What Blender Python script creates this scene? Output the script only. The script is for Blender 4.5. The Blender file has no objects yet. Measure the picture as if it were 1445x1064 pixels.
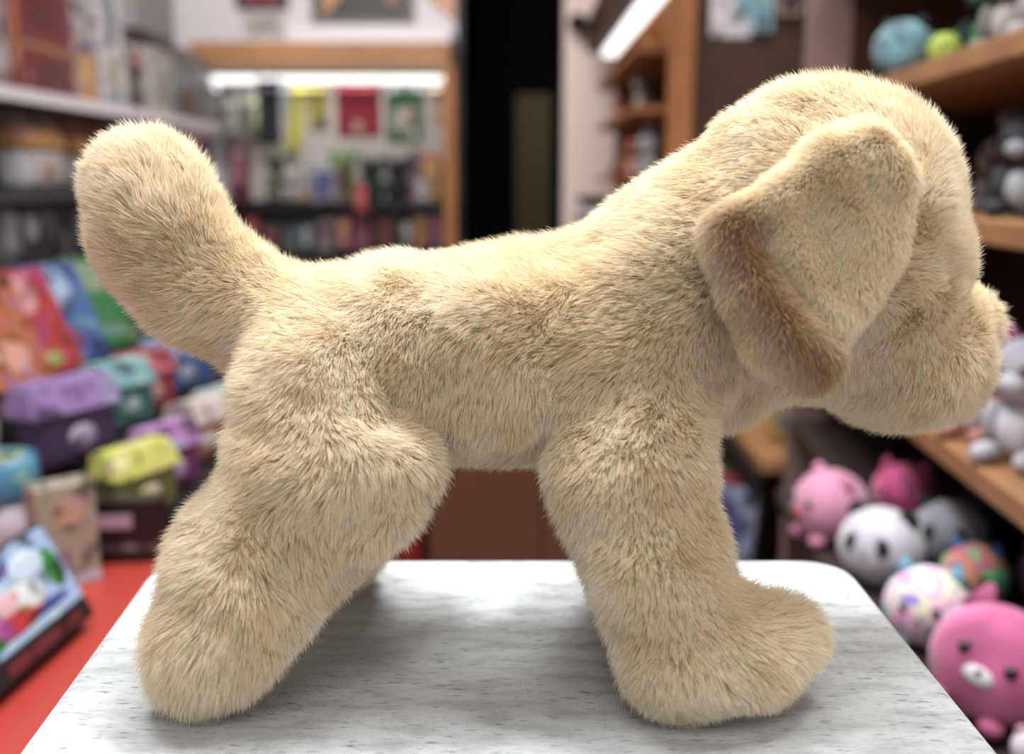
import bpy, bmesh, math, random
import numpy as np
from mathutils import Vector, Matrix

# ------------------------------------------------------------------ camera, world, lights
FPX, CX, CY = 1500.0, 722.5, 532.0
PITCH = math.atan(282/1500.0)
TOP = 0.90                       # height of the fabric stand's top
CAM = Vector((0.0, 0.0, TOP+0.22))
scene = bpy.context.scene
coll = scene.collection

cam_data = bpy.data.cameras.new('camera')
cam_data.sensor_fit = 'HORIZONTAL'
cam_data.sensor_width = 36.0
cam_data.lens = 36.0*FPX/1445.0
cam_data.clip_start = 0.02
cam_data.dof.use_dof = True
cam_data.dof.focus_distance = 0.452
cam_data.dof.aperture_fstop = 4.8
cam_data.dof.aperture_blades = 0
cam = bpy.data.objects.new('camera', cam_data)
coll.objects.link(cam)
cam.location = CAM
cam.rotation_euler = (math.pi/2-PITCH, 0, 0)
scene.camera = cam

scene.view_settings.view_transform = 'Standard'
scene.view_settings.look = 'None'
scene.view_settings.gamma = 1.0
scene.view_settings.use_curve_mapping = False
scene.view_settings.exposure = 0.0

world = bpy.data.worlds.new('shop_air')
scene.world = world
world.use_nodes = True
bg = world.node_tree.nodes['Background']
bg.inputs[0].default_value = (0.9, 0.93, 1.0, 1)
bg.inputs[1].default_value = 0.82

def area(name, loc, size, energy, col, aim):
    l = bpy.data.lights.new(name, 'AREA')
    l.shape = 'RECTANGLE'; l.size = size[0]; l.size_y = size[1]
    l.energy = energy; l.color = col
    o = bpy.data.objects.new(name, l); coll.objects.link(o)
    o.location = loc
    o.rotation_euler = (Vector(aim)-Vector(loc)).to_track_quat('-Z', 'Y').to_euler()
    return o
WARM = (1.0, 0.96, 0.91); COOL = (0.95, 0.98, 1.0)
area('ceiling_or_fill_light', (-0.45, 0.80, 2.7), (0.6, 0.3), 43, COOL, (0, .45, .9))
area('ceiling_or_fill_light', (0.50, 0.70, 2.7), (0.6, 0.3), 43, COOL, (0, .45, .9))
area('ceiling_or_fill_light', (0.0, -0.7, 2.7), (1.2, 0.6), 15, WARM, (0, .45, 1.0))  # front fill added to brighten the fur, not a lamp of the shop
area('ceiling_or_fill_light', (-0.15, 1.7, 2.75), (0.8, 0.3), 15, COOL, (0, .5, 1.1))
area('ceiling_or_fill_light', (-0.6, 3.2, 2.7), (1.2, 0.5), 44, WARM, (-.6, 4.6, 1.3))
area('ceiling_or_fill_light', (0.3, 2.4, 2.7), (1.2, 0.5), 26, WARM, (.9, 2.2, 1.0))

# ------------------------------------------------------------------ helpers
def at(px, py, Y):
    """point of the place at forward distance Y seen along a picture direction"""
    u = (px-CX)/FPX; v = -(py-CY)/FPX
    c, s = math.cos(PITCH), math.sin(PITCH)
    d = Vector((u, c+v*s, -s+v*c))
    return CAM + d*(Y/d.y)
def scale_at(p):
    """metres per pixel at a point"""
    d = p-CAM
    return (d.y*math.cos(PITCH)-d.z*math.sin(PITCH))/FPX
def ground(px, py, z):
    u = (px-CX)/FPX; v = -(py-CY)/FPX
    c, s = math.cos(PITCH), math.sin(PITCH)
    d = Vector((u, c+v*s, -s+v*c))
    return CAM + d*((z-CAM.z)/d.z)

def tag(o, label=None, cat=None, group=None, kind=None):
    if label: o['label'] = label
    if cat: o['category'] = cat
    if group: o['group'] = group
    if kind: o['kind'] = kind
    return o

_mats = {}
def mat(name, col, rough=0.6, spec=0.4, sheen=0.0, noise=None, bump=0.0, metal=0.0, trans=0.0):
    """plain procedural material; noise = (scale, amount) varies the colour"""
    key = (name, tuple(col), rough, noise)
    if key in _mats: return _mats[key]
    m = bpy.data.materials.new(name); m.use_nodes = True
    nt = m.node_tree; b = nt.nodes['Principled BSDF']
    b.inputs['Base Color'].default_value = (*col, 1)
    b.inputs['Roughness'].default_value = rough
    b.inputs['Specular IOR Level'].default_value = spec
    b.inputs['Metallic'].default_value = metal
    b.inputs['Sheen Weight'].default_value = sheen
    b.inputs['Transmission Weight'].default_value = trans
    if noise:
        tc = nt.nodes.new('ShaderNodeTexCoord'); n = nt.nodes.new('ShaderNodeTexNoise')
        n.inputs['Scale'].default_value = noise[0]; n.inputs['Detail'].default_value = 4
        r = nt.nodes.new('ShaderNodeValToRGB')
        a = noise[1]
        r.color_ramp.elements[0].position = .3; r.color_ramp.elements[1].position = .7
        r.color_ramp.elements[0].color = (*[max(0, c*(1-a)) for c in col], 1)
        r.color_ramp.elements[1].color = (*[min(1, c*(1+a)) for c in col], 1)
        nt.links.new(tc.outputs['Object'], n.inputs['Vector'])
        nt.links.new(n.outputs['Fac'], r.inputs['Fac'])
        nt.links.new(r.outputs['Color'], b.inputs['Base Color'])
        if bump:
            bp = nt.nodes.new('ShaderNodeBump'); bp.inputs['Strength'].default_value = bump
            bp.inputs['Distance'].default_value = 0.003
            nt.links.new(n.outputs['Fac'], bp.inputs['Height'])
            nt.links.new(bp.outputs['Normal'], b.inputs['Normal'])
    _mats[key] = m
    return m
def S(r, g, b):
    """0-255 display colour to linear"""
    f = lambda c: (c/255/12.92) if c/255 <= .04045 else ((c/255+.055)/1.055)**2.4
    return (f(r), f(g), f(b))

def obj_from(name, verts, faces, m, parent=None, smooth=True):
    me = bpy.data.meshes.new(name)
    me.from_pydata([tuple(v) for v in verts], [], faces)
    me.update()
    if smooth: me.polygons.foreach_set('use_smooth', [True]*len(me.polygons))
    me.materials.append(m)
    o = bpy.data.objects.new(name, me); coll.objects.link(o)
    if parent: o.parent = parent
    return o
def obj_bm(name, bm, m, parent=None, smooth=False):
    me = bpy.data.meshes.new(name)
    bm.normal_update(); bm.to_mesh(me); bm.free()
    if smooth: me.polygons.foreach_set('use_smooth', [True]*len(me.polygons))
    if isinstance(m, (list, tuple)):
        for x in m: me.materials.append(x)
    else: me.materials.append(m)
    o = bpy.data.objects.new(name, me); coll.objects.link(o)
    if parent: o.parent = parent
    return o
def empty(name, loc, rz=0.0, rx=0.0, ry=0.0):
    o = bpy.data.objects.new(name, None); coll.objects.link(o)
    o.location = loc; o.rotation_euler = (rx, ry, rz); o.empty_display_size = .02
    return o

def bm_box(bm, lo, hi, bevel=0.0, seg=2):
    g = bmesh.ops.create_cube(bm, size=1.0)
    vs = g['verts']
    for v in vs:
        v.co = Vector([lo[i]+(v.co[i]+.5)*(hi[i]-lo[i]) for i in range(3)])
    if bevel > 0:
        es = list({e for v in vs for e in v.link_edges})
        bmesh.ops.bevel(bm, geom=es, offset=bevel, segments=seg, affect='EDGES', profile=.6)
def box(name, lo, hi, m, parent=None, bevel=0.0, seg=2):
    bm = bmesh.new(); bm_box(bm, lo, hi, bevel, seg)
    return obj_bm(name, bm, m, parent, smooth=False)
def bm_ball(bm, c, r, u=16, v=10, mtx=None):
    g = bmesh.ops.create_uvsphere(bm, u_segments=u, v_segments=v, radius=1.0)
    for w in g['verts']:
        p = Vector((w.co.x*r[0], w.co.y*r[1], w.co.z*r[2]))
        if mtx: p = mtx @ p
        w.co = p+Vector(c)
def ball(name, c, r, m, parent=None, u=16, v=10, mtx=None):
    if not hasattr(r, '__len__'): r = (r, r, r)
    bm = bmesh.new(); bm_ball(bm, c, r, u, v, mtx)
    return obj_bm(name, bm, m, parent, smooth=True)
def lathe(name, prof, m, parent=None, n=24, loc=(0, 0, 0)):
    vs = []; fs = []
    for (r, z) in prof:
        for k in range(n):
            a = 2*math.pi*k/n
            vs.append((loc[0]+r*math.cos(a), loc[1]+r*math.sin(a), loc[2]+z))
    for i in range(len(prof)-1):
        for k in range(n):
            k2 = (k+1) % n
            fs.append((i*n+k, i*n+k2, (i+1)*n+k2, (i+1)*n+k))
    fs.append(tuple(range(n-1, -1, -1))); fs.append(tuple((len(prof)-1)*n+k for k in range(n)))
    return obj_from(name, vs, fs, m, parent)
def bm_tube(bm, pts, r, n=8):
    rings = []
    for i, p in enumerate(pts):
        p = Vector(p)
        t = (Vector(pts[min(i+1, len(pts)-1)])-Vector(pts[max(i-1, 0)])).normalized()
        a = t.orthogonal().normalized(); b = t.cross(a)
        rr = r[i] if hasattr(r, '__len__') else r
        rings.append([bm.verts.new(p+(a*math.cos(2*math.pi*k/n)+b*math.sin(2*math.pi*k/n))*rr) for k in range(n)])
    for i in range(len(rings)-1):
        for k in range(n):
            try: bm.faces.new((rings[i][k], rings[i][(k+1) % n], rings[i+1][(k+1) % n], rings[i+1][k]))
            except ValueError: pass
    bm.faces.new(rings[0][::-1]); bm.faces.new(rings[-1])
def tube(name, pts, r, m, parent=None, n=8):
    bm = bmesh.new(); bm_tube(bm, pts, r, n)
    return obj_bm(name, bm, m, parent, smooth=True)
# ------------------------------------------------------------------ fabric stand
def jersey_material():
    m = bpy.data.materials.new('heather_jersey'); m.use_nodes = True
    nt = m.node_tree; N = nt.nodes; L = nt.links; b = N['Principled BSDF']
    b.inputs['Roughness'].default_value = .9; b.inputs['Specular IOR Level'].default_value = .15
    b.inputs['Sheen Weight'].default_value = .15
    tc = N.new('ShaderNodeTexCoord')
    def noise(scale, sc3, detail=2):
        mp = N.new('ShaderNodeMapping'); mp.inputs['Scale'].default_value = sc3
        n = N.new('ShaderNodeTexNoise'); n.inputs['Scale'].default_value = scale; n.inputs['Detail'].default_value = detail
        L.new(tc.outputs['Object'], mp.inputs['Vector']); L.new(mp.outputs['Vector'], n.inputs['Vector'])
        return n
    def ramp(n, a, bb, ca, cb):
        r = N.new('ShaderNodeValToRGB'); e = r.color_ramp.elements
        e[0].position = a; e[1].position = bb; e[0].color = (*ca, 1); e[1].color = (*cb, 1)
        L.new(n.outputs['Fac'], r.inputs['Fac']); return r
    def mul(a, bb, fac=1.0):
        mx = N.new('ShaderNodeMix'); mx.data_type = 'RGBA'; mx.blend_type = 'MULTIPLY'
        mx.inputs[0].default_value = fac
        L.new(a, mx.inputs[6]); L.new(bb, mx.inputs[7]); return mx.outputs[2]
    streak = ramp(noise(290, (.36, 1.7, 1.7), 3), .28, .40, S(140, 139, 138), (1, 1, 1))
    fine = ramp(noise(700, (.28, 1.5, 1.5), 2), .30, .46, S(222, 221, 219), (1, 1, 1))
    broad = ramp(noise(75, (.5, 1.6, 1), 3), .36, .56, S(226, 226, 225), (1, 1, 1))
    base = N.new('ShaderNodeRGB'); base.outputs[0].default_value = (*S(181, 184, 185), 1)
    c = mul(base.outputs[0], streak.outputs[0], .85); c = mul(c, fine.outputs[0]); c = mul(c, broad.outputs[0])
    L.new(c, b.inputs['Base Color'])
    w = N.new('ShaderNodeTexWave'); w.inputs['Scale'].default_value = 260; w.bands_direction = 'X'
    w.inputs['Distortion'].default_value = .6
    L.new(tc.outputs['Object'], w.inputs['Vector'])
    bp = N.new('ShaderNodeBump'); bp.inputs['Strength'].default_value = .35; bp.inputs['Distance'].default_value = .0004
    L.new(w.outputs['Fac'], bp.inputs['Height'])
    n2 = noise(30, (1, 1, 1), 2)
    bp2 = N.new('ShaderNodeBump'); bp2.inputs['Strength'].default_value = .25; bp2.inputs['Distance'].default_value = .004
    L.new(n2.outputs['Fac'], bp2.inputs['Height']); L.new(bp.outputs['Normal'], bp2.inputs['Normal'])
    L.new(bp2.outputs['Normal'], b.inputs['Normal'])
    return m
COUNTER_Z = 0.62
stand = empty('display_stand', (0, .43, COUNTER_Z))
tag(stand, 'pale heather grey jersey covered display stand under the plush puppy', 'stand')
bl = ground(222, 787, TOP); br = ground(1190, 787, TOP)
fl = ground(16, 1064, TOP); fr = ground(1420, 1064, TOP)
def ext(a, b, t): return a+(b-a)*t
fl2 = ext(bl, fl, 1.22); fr2 = ext(br, fr, 1.22)
bm = bmesh.new()
quad = [fl2, fr2, br, bl]
lo = [bm.verts.new((p.x, p.y-.43, 0.0)) for p in quad]
hi = [bm.verts.new((p.x, p.y-.43, TOP-COUNTER_Z)) for p in quad]
bm.faces.new(lo[::-1]); bm.faces.new(hi)
for k in range(4): bm.faces.new((lo[k], lo[(k+1) % 4], hi[(k+1) % 4], hi[k]))
vert_e = [e for e in bm.edges if abs(e.verts[0].co.z-e.verts[1].co.z) > .1]
bmesh.ops.bevel(bm, geom=vert_e, offset=.028, segments=8, affect='EDGES', profile=.5)
top_e = [e for e in bm.edges if all(v.co.z > TOP-COUNTER_Z-1e-5 for v in e.verts)]
bmesh.ops.bevel(bm, geom=top_e, offset=.007, segments=5, affect='EDGES', profile=.5)
JER = jersey_material()
obj_bm('jersey_cover', bm, JER, stand, smooth=False)
tube('hem_piping', [(p.x*.996, (p.y-.43)*.996, .006) for p in (fl2, fr2, br, bl, fl2)], .004, JER, stand)

# ------------------------------------------------------------------ plush puppy: implicit body
RNG = np.random.default_rng(7)
def surface_nets(vol, org, h):
    nx, ny, nz = vol.shape
    ins = vol < 0
    c = np.zeros((nx-1, ny-1, nz-1), dtype=np.uint8)
    for dx in (0, 1):
        for dy in (0, 1):
            for dz in (0, 1):
                c += ins[dx:nx-1+dx, dy:ny-1+dy, dz:nz-1+dz]
    act = (c > 0) & (c < 8)
    I, J, K = np.nonzero(act)
    idx = -np.ones(act.shape, dtype=np.int64); idx[I, J, K] = np.arange(len(I))
    acc = np.zeros((len(I), 3)); cnt = np.zeros(len(I))
    cor = [(a, b, d) for a in (0, 1) for b in (0, 1) for d in (0, 1)]
    for a in cor:
        for ax in range(3):
            if a[ax]: continue
            b = list(a); b[ax] = 1
            va = vol[I+a[0], J+a[1], K+a[2]]; vb = vol[I+b[0], J+b[1], K+b[2]]
            m = (va < 0) != (vb < 0)
            t = np.where(m, va/np.where(m, va-vb, 1), 0)
            p = np.array(a, float)[None, :].repeat(len(I), 0); p[:, ax] += t
            acc[m] += p[m]; cnt[m] += 1
    P = np.stack([I, J, K], 1)+acc/cnt[:, None]
    P = P*h+np.array(org)
    quads = []
    for ax in range(3):
        u, w = (ax+1) % 3, (ax+2) % 3
        sl0 = [slice(None)]*3; sl1 = [slice(None)]*3
        sl0[ax] = slice(0, -1); sl1[ax] = slice(1, None)
        a = ins[tuple(sl0)]; b = ins[tuple(sl1)]
        E = np.stack(np.nonzero(a != b), 1)
        ok = (E[:, u] > 0) & (E[:, w] > 0) & (E[:, u] < vol.shape[u]-1) & (E[:, w] < vol.shape[w]-1)
        E = E[ok]; fl = a[E[:, 0], E[:, 1], E[:, 2]]
        def cell(du, dw):
            q = E.copy(); q[:, u] += du; q[:, w] += dw
            return idx[q[:, 0], q[:, 1], q[:, 2]]
        q = np.stack([cell(-1, -1), cell(0, -1), cell(0, 0), cell(-1, 0)], 1)
        q[~fl] = q[~fl][:, ::-1]
        quads.append(q)
    return P, np.concatenate(quads)

class Field:
    def __init__(s, lo, hi, h):
        s.lo = np.array(lo); s.h = h
        s.n = np.ceil((np.array(hi)-s.lo)/h).astype(int)+1
        s.ax = [s.lo[i]+h*np.arange(s.n[i]) for i in range(3)]
        s.v = np.full(s.n, 0.05, dtype=np.float64)
    def _loc(s, lo, hi):
        a = np.clip(np.floor((lo-s.lo)/s.h).astype(int), 0, s.n); b = np.clip(np.ceil((hi-s.lo)/s.h).astype(int)+1, 0, s.n)
        sl = tuple(slice(a[i], b[i]) for i in range(3))
        G = np.meshgrid(*[s.ax[i][sl[i]] for i in range(3)], indexing='ij')
        return sl, G
    def _mix(s, sl, d, k, sub=False):
        v = s.v[sl]
        if sub:
            d = -d; h = np.clip(.5+.5*(d-v)/k, 0, 1)
            s.v[sl] = v*(1-h)+d*h+k*h*(1-h)
        else:
            h = np.clip(.5+.5*(d-v)/k, 0, 1)
            s.v[sl] = d*(1-h)+v*h-k*h*(1-h)
    def cone(s, a, ra, b, rb, k=.008, sy=1.0, sub=False):
        a = np.array(a); b = np.array(b); m = max(ra, rb)*max(1, sy)+k+.012
        lo = np.minimum(a, b)-m; hi = np.maximum(a, b)+m
        sl, G = s._loc(lo, hi)
        X, Y, Z = G[0]-a[0], (G[1]-a[1])/sy, G[2]-a[2]
        d = b-a; d = d/np.array([1, sy, 1]); L = max((d**2).sum(), 1e-12)
        t = np.clip((X*d[0]+Y*d[1]+Z*d[2])/L, 0, 1)
        D = np.sqrt((X-t*d[0])**2+(Y-t*d[1])**2+(Z-t*d[2])**2)-(ra+t*(rb-ra))
        s._mix(sl, D*min(1, sy), k, sub)
    def slab(s, poly, origin, U, V, W, half, rnd, k=.004):
        """rounded plate: outline poly in the (U, V) plane through origin, thickness 2*half along W"""
        poly = np.array(poly)
        U, V, W = np.array(U), np.array(V), np.array(W); o = np.array(origin)
        c3 = o+poly[:, :1]*U+poly[:, 1:]*V
        lo = c3.min(0)-half-rnd-k-.012; hi = c3.max(0)+half+rnd+k+.012
        sl, G = s._loc(lo, hi)
        R = np.stack([G[i]-o[i] for i in range(3)], -1)
        u = R@U; v = R@V; w = R@W
        best = np.full(u.shape, 1e9); inside = np.zeros(u.shape, bool)
        n = len(poly)
        for i in range(n):
            x1, y1 = poly[i]; x2, y2 = poly[(i+1) % n]
            ex, ey = x2-x1, y2-y1
            t = np.clip(((u-x1)*ex+(v-y1)*ey)/(ex*ex+ey*ey), 0, 1)
            best = np.minimum(best, (u-x1-t*ex)**2+(v-y1-t*ey)**2)
            cr = ((y1 > v) != (y2 > v)) & (u < (x2-x1)*(v-y1)/((y2-y1) if y2 != y1 else 1e-9)+x1)
            inside ^= cr
        d2 = np.sqrt(best)*np.where(inside, -1, 1)+rnd
        # dome: thicker in the middle
        hw = half*np.clip(1.0, 0, 1)
        dz = np.abs(w)-hw+rnd
        D = np.minimum(np.maximum(d2, dz), 0)+np.sqrt(np.maximum(d2, 0)**2+np.maximum(dz, 0)**2)-rnd
        s._mix(sl, D, k)
    def mesh(s): return surface_nets(s.v, s.lo, s.h)

def smooth_noise(P, scale, seed, octs=12):
    r = np.random.default_rng(seed); out = np.zeros(len(P))
    for _ in range(octs):
        k = r.normal(size=3)*scale; out += np.sin(P@k+r.uniform(0, 6.28))
    return out/math.sqrt(octs/2)

YS = 0.475                                   # the puppy's middle plane
def C(f, px, py, Y, r, px2=None, py2=None, Y2=None, r2=None, **kw):
    a = at(px, py, Y); ra = r*scale_at(a)
    if px2 is None: b, rb = a, ra
    else:
        b = at(px2, py2, Y2); rb = r2*scale_at(b)
    f.cone(a, ra, b, rb, **kw)
body = Field((-.245, .345, TOP-.004), (.275, .60, TOP+.335), .002)
F = body
# trunk
C(F, 472, 527, YS, 120, 560, 505, YS, 128, k=.006, sy=1.12)
C(F, 560, 505, YS, 130, 720, 500, YS, 139, k=.012, sy=1.10)
C(F, 720, 500, YS, 139, 880, 470, YS, 136, k=.012, sy=1.05)
C(F, 880, 470, YS, 132, 990, 398, YS, 132, k=.016)
C(F, 960, 520, YS, 96, 1010, 540, YS, 50, k=.02)
# tail
C(F, 440, 478, YS, 74, 350, 438, YS, 66, k=.016)
C(F, 350, 438, YS, 66, 285, 400, YS, 72, k=.01)
C(F, 285, 400, YS, 72, 225, 330, YS, 76, k=.01)
C(F, 225, 330, YS, 76, 200, 270, YS-.002, 76, k=.01)
# near hind leg
C(F, 452, 560, YS-.030, 105, 474, 640, YS-.038, 102, k=.012)
C(F, 480, 615, YS-.040, 92, 545, 650, YS-.043, 62, k=.008)
C(F, 434, 680, YS-.040, 102, 356, 812, YS-.053, 92, k=.010)
C(F, 356, 812, YS-.053, 92, 316, 885, YS-.060, 79, k=.01)
C(F, 312, 902, YS-.060, 79, 304, 915, YS-.060, 73, k=.008)
C(F, 520, 640, YS-.030, 78, 430, 740, YS-.040, 92, k=.010)
C(F, 538, 712, YS-.050, 42, 508, 755, YS-.057, 27, k=.003)
C(F, 515, 640, YS-.050, 40, 562, 655, YS-.052, 38, k=.012)
C(F, 474, 690, YS-.078, 20, 464, 770, YS-.084, 12, k=.006, sub=True)
C(F, 500, 684, YS-.079, 17, 600, 684, YS-.072, 14, k=.005, sub=True)
# far hind leg
C(F, 455, 570, YS+.030, 108, 500, 650, YS+.045, 90, k=.012)
C(F, 500, 650, YS+.045, 88, 488, 752, YS+.078, 58, k=.01)
# near fore leg
C(F, 880, 540, YS-.022, 108, 895, 660, YS-.045, 98, k=.012)
C(F, 895, 660, YS-.045, 96, 920, 790, YS-.055, 92, k=.01)
C(F, 920, 790, YS-.055, 90, 968, 905, YS-.060, 86, k=.01)
C(F, 975, 912, YS-.060, 84, 1052, 928, YS-.062, 72, k=.01)
C(F, 1040, 900, YS-.050, 66, 1098, 905, YS-.050, 56, k=.012)
# far fore leg
C(F, 885, 560, YS+.022, 96, 872, 650, YS+.050, 80, k=.012)
C(F, 872, 650, YS+.050, 76, 900, 752, YS+.072, 66, k=.01)
C(F, 900, 760, YS+.072, 62, 950, 768, YS+.072, 52, k=.01)
# head
HC = (1165, 302)
C(F, 996, 396, YS, 134, 1110, 318, YS, 162, k=.02)
C(F, HC[0], HC[1]+6, YS, 177, 1182, 325, YS+.006, 163, k=.012)
C(F, 1205, 400, YS+.002, 124, 1130, 440, YS, 110, k=.02)
C(F, 1250, 500, YS+.012, 86, 1170, 485, YS+.004, 82, k=.014)      # cheek and jaw
C(F, 1265, 508, YS+.016, 90, 1308, 522, YS+.030, 64, k=.010)
C(F, 1305, 458, YS+.022, 78, 1346, 450, YS+.034, 57, k=.006)      # muzzle
C(F, 1310, 490, YS+.016, 60, 1322, 512, YS+.026, 56, k=.005)      # upper lip
C(F, 1258, 405, YS+.004, 72, 1280, 345, YS+.006, 52, k=.008)      # brow
P_body, Q_body = F.mesh()
# the stuffing is lumpy: shallow dents and tufts along the surface
def lumpy(P, Q, amp):
    T = np.concatenate([Q[:, [0, 1, 2]], Q[:, [0, 2, 3]]]); fn = np.cross(P[T[:, 1]]-P[T[:, 0]], P[T[:, 2]]-P[T[:, 0]])
    vn = np.zeros_like(P)
    for i in range(3): np.add.at(vn, T[:, i], fn)
    vn /= np.linalg.norm(vn, axis=1)[:, None]+1e-12
    return P+vn*((smooth_noise(P, 55, 91, 30)*.0015+smooth_noise(P, 120, 92, 30)*.0008)*amp-.0014)[:, None]
P_body = lumpy(P_body, Q_body, 1.0)
P_body[:, 2] = np.maximum(P_body[:, 2], TOP+.0008)

# ears
EO = np.array(at(1150, 360, YS-.058))
esc = scale_at(Vector(EO))
EU = np.array([.985, .12, .12]); EU /= np.linalg.norm(EU)
EV = np.array([0, .22, .975]); EV -= EU*(EU@EV); EV /= np.linalg.norm(EV)
EW = np.cross(EU, EV)
def epoly(pts): return [((x-1150)*esc, (360-y)*esc) for x, y in pts]
ear = Field((.03, .36, TOP+.09), (.235, .47, TOP+.30), .0016)
full = epoly([(1010, 305), (1035, 290), (1110, 262), (1180, 214), (1235, 202), (1272, 212), (1293, 245), (1290, 310), (1264, 380),
              (1222, 440), (1168, 480), (1140, 512), (1108, 528), (1078, 505), (1050, 460), (1030, 405), (1016, 350)])
ear.slab(full, EO+EW*-.0015, EU, EV, EW, .0042, .004, k=.002)
leaf = epoly([(1090, 285), (1130, 262), (1185, 224), (1232, 214), (1266, 224), (1286, 250), (1280, 310), (1254, 380), (1215, 430), (1160, 478),
              (1142, 465), (1118, 405), (1092, 345)])
# W points towards (cross of U, V): find its sign towards the camera
front = EW if EW[1] < 0 else -EW
ear.slab(leaf, EO+front*.004, EU, EV, EW, .0045, .0044, k=.003)
def E(px, py, r, px2, py2, r2, off=0., k=.006, sub=False):
    a = EO+EU*((px-1150)*esc)+EV*((360-py)*esc)+front*off; b = EO+EU*((px2-1150)*esc)+EV*((360-py2)*esc)+front*off
    ear.cone(a, r*esc, b, r2*esc, k=k, sub=sub)
E(1018, 312, 18, 1046, 400, 24, .003); E(1046, 400, 26, 1076, 470, 36, .003); E(1076, 470, 36, 1114, 500, 36, .002)
E(1040, 304, 18, 1110, 274, 20, .004); E(1110, 274, 20, 1185, 238, 24, .005); E(1185, 238, 26, 1238, 230, 28, .005); E(1238, 230, 28, 1268, 275, 24, .004)
E(1170, 340, 42, 1150, 400, 26, .0165, k=.008, sub=True)
E(1266, 300, 20, 1215, 330, 60, -.010, k=.012)
P_ear, Q_ear = ear.mesh()
# far ear: mirror image across the head's own middle plane
hc = np.array(at(HC[0], HC[1], YS)); yaw = math.radians(12)
mn = np.array([-math.sin(yaw), math.cos(yaw), 0.0])
P_ear2 = P_ear-2*((P_ear-hc)@mn)[:, None]*mn
Q_ear2 = Q_ear[:, ::-1]

# ------------------------------------------------------------------ fur
def fur_material():
    m = bpy.data.materials.new('plush_fur'); m.use_nodes = True
    nt = m.node_tree; N = nt.nodes; L = nt.links
    for n in list(N): N.remove(n)
    out = N.new('ShaderNodeOutputMaterial')
    a = N.new('ShaderNodeAttribute'); a.attribute_name = 'fur_color'
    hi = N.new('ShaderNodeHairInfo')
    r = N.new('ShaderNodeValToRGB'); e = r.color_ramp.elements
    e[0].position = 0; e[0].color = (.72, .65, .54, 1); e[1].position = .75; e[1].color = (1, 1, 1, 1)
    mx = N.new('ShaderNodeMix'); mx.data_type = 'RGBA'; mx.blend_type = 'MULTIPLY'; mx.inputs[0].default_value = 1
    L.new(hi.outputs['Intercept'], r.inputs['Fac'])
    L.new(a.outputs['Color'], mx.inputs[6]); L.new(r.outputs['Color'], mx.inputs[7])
    d = N.new('ShaderNodeBsdfDiffuse'); t = N.new('ShaderNodeBsdfTranslucent')
    s1 = N.new('ShaderNodeMixShader'); s1.inputs[0].default_value = .38
    L.new(mx.outputs[2], d.inputs['Color']); L.new(mx.outputs[2], t.inputs['Color'])
    L.new(d.outputs[0], s1.inputs[1]); L.new(t.outputs[0], s1.inputs[2])
    g = N.new('ShaderNodeBsdfHair'); g.component = 'Reflection'
    g.inputs['Color'].default_value = (.9, .85, .75, 1)
    g.inputs['RoughnessU'].default_value = .35; g.inputs['RoughnessV'].default_value = .8
    s2 = N.new('ShaderNodeMixShader'); s2.inputs[0].default_value = .10
    L.new(s1.outputs[0], s2.inputs[1]); L.new(g.outputs[0], s2.inputs[2])
    L.new(s2.outputs[0], out.inputs['Surface'])
    return m
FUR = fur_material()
SKIN = mat('plush_backing', S(205, 186, 145), .95, .1)

def flow_points():
    P = []
    def f(px, py, Y, dx, dy, dY=0.0, s=1.0):
        P.append((np.array(at(px, py, Y)), np.array([dx, dY, -dy], float), s))
    for Y, sd in ((YS-.05, -1), (YS+.05, 1)):
        f(215, 240, Y, -.3, -1); f(240, 340, Y, -.8, -.5); f(330, 430, Y, -.9, -.1)
        f(430, 430, Y, -.9, .5); f(520, 440, Y, -.6, .7); f(420, 560, Y, -.5, .9); f(560, 560, Y, .2, .9)
        f(620, 420, Y, -.9, .3); f(720, 400, Y, -.9, .2); f(700, 560, Y, -.25, 1); f(760, 620, Y, -.1, 1)
        f(840, 380, Y, -.9, .3); f(860, 480, Y, -.5, .8); f(960, 450, Y, -.5, .8)
        f(890, 600, Y, -.15, 1); f(900, 740, Y, -.1, 1); f(950, 850, Y, .1, 1); f(930, 930, Y, -.1, 1)
        f(1030, 930, Y, .5, .9); f(1120, 900, Y, .9, .3); f(1060, 840, Y, .8, .1)
        f(430, 700, Y, -.4, 1); f(340, 780, Y, -.5, 1); f(300, 880, Y, -.1, 1); f(370, 920, Y, .3, 1); f(230, 900, Y, -.4, .9)
        f(560, 620, Y, .4, .8); f(520, 740, Y, .2, 1)
        f(1000, 260, Y, -.8, .4); f(1000, 400, Y, -.4, .9); f(1100, 150, Y, -.9, 0); f(1230, 130, Y, -.8, -.3)
        f(1330, 260, Y, .2, -1); f(1330, 360, Y, -.3, -.4); f(1300, 430, Y, -.8, .5); f(1250, 520, Y, -.7, .7)
        f(1370, 430, Y, -.3, -.9); f(1350, 520, Y, -.3, .9); f(1170, 500, Y, -.7, .7); f(1270, 590, Y, -.7, .6)
    return P
FP = flow_points()

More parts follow.
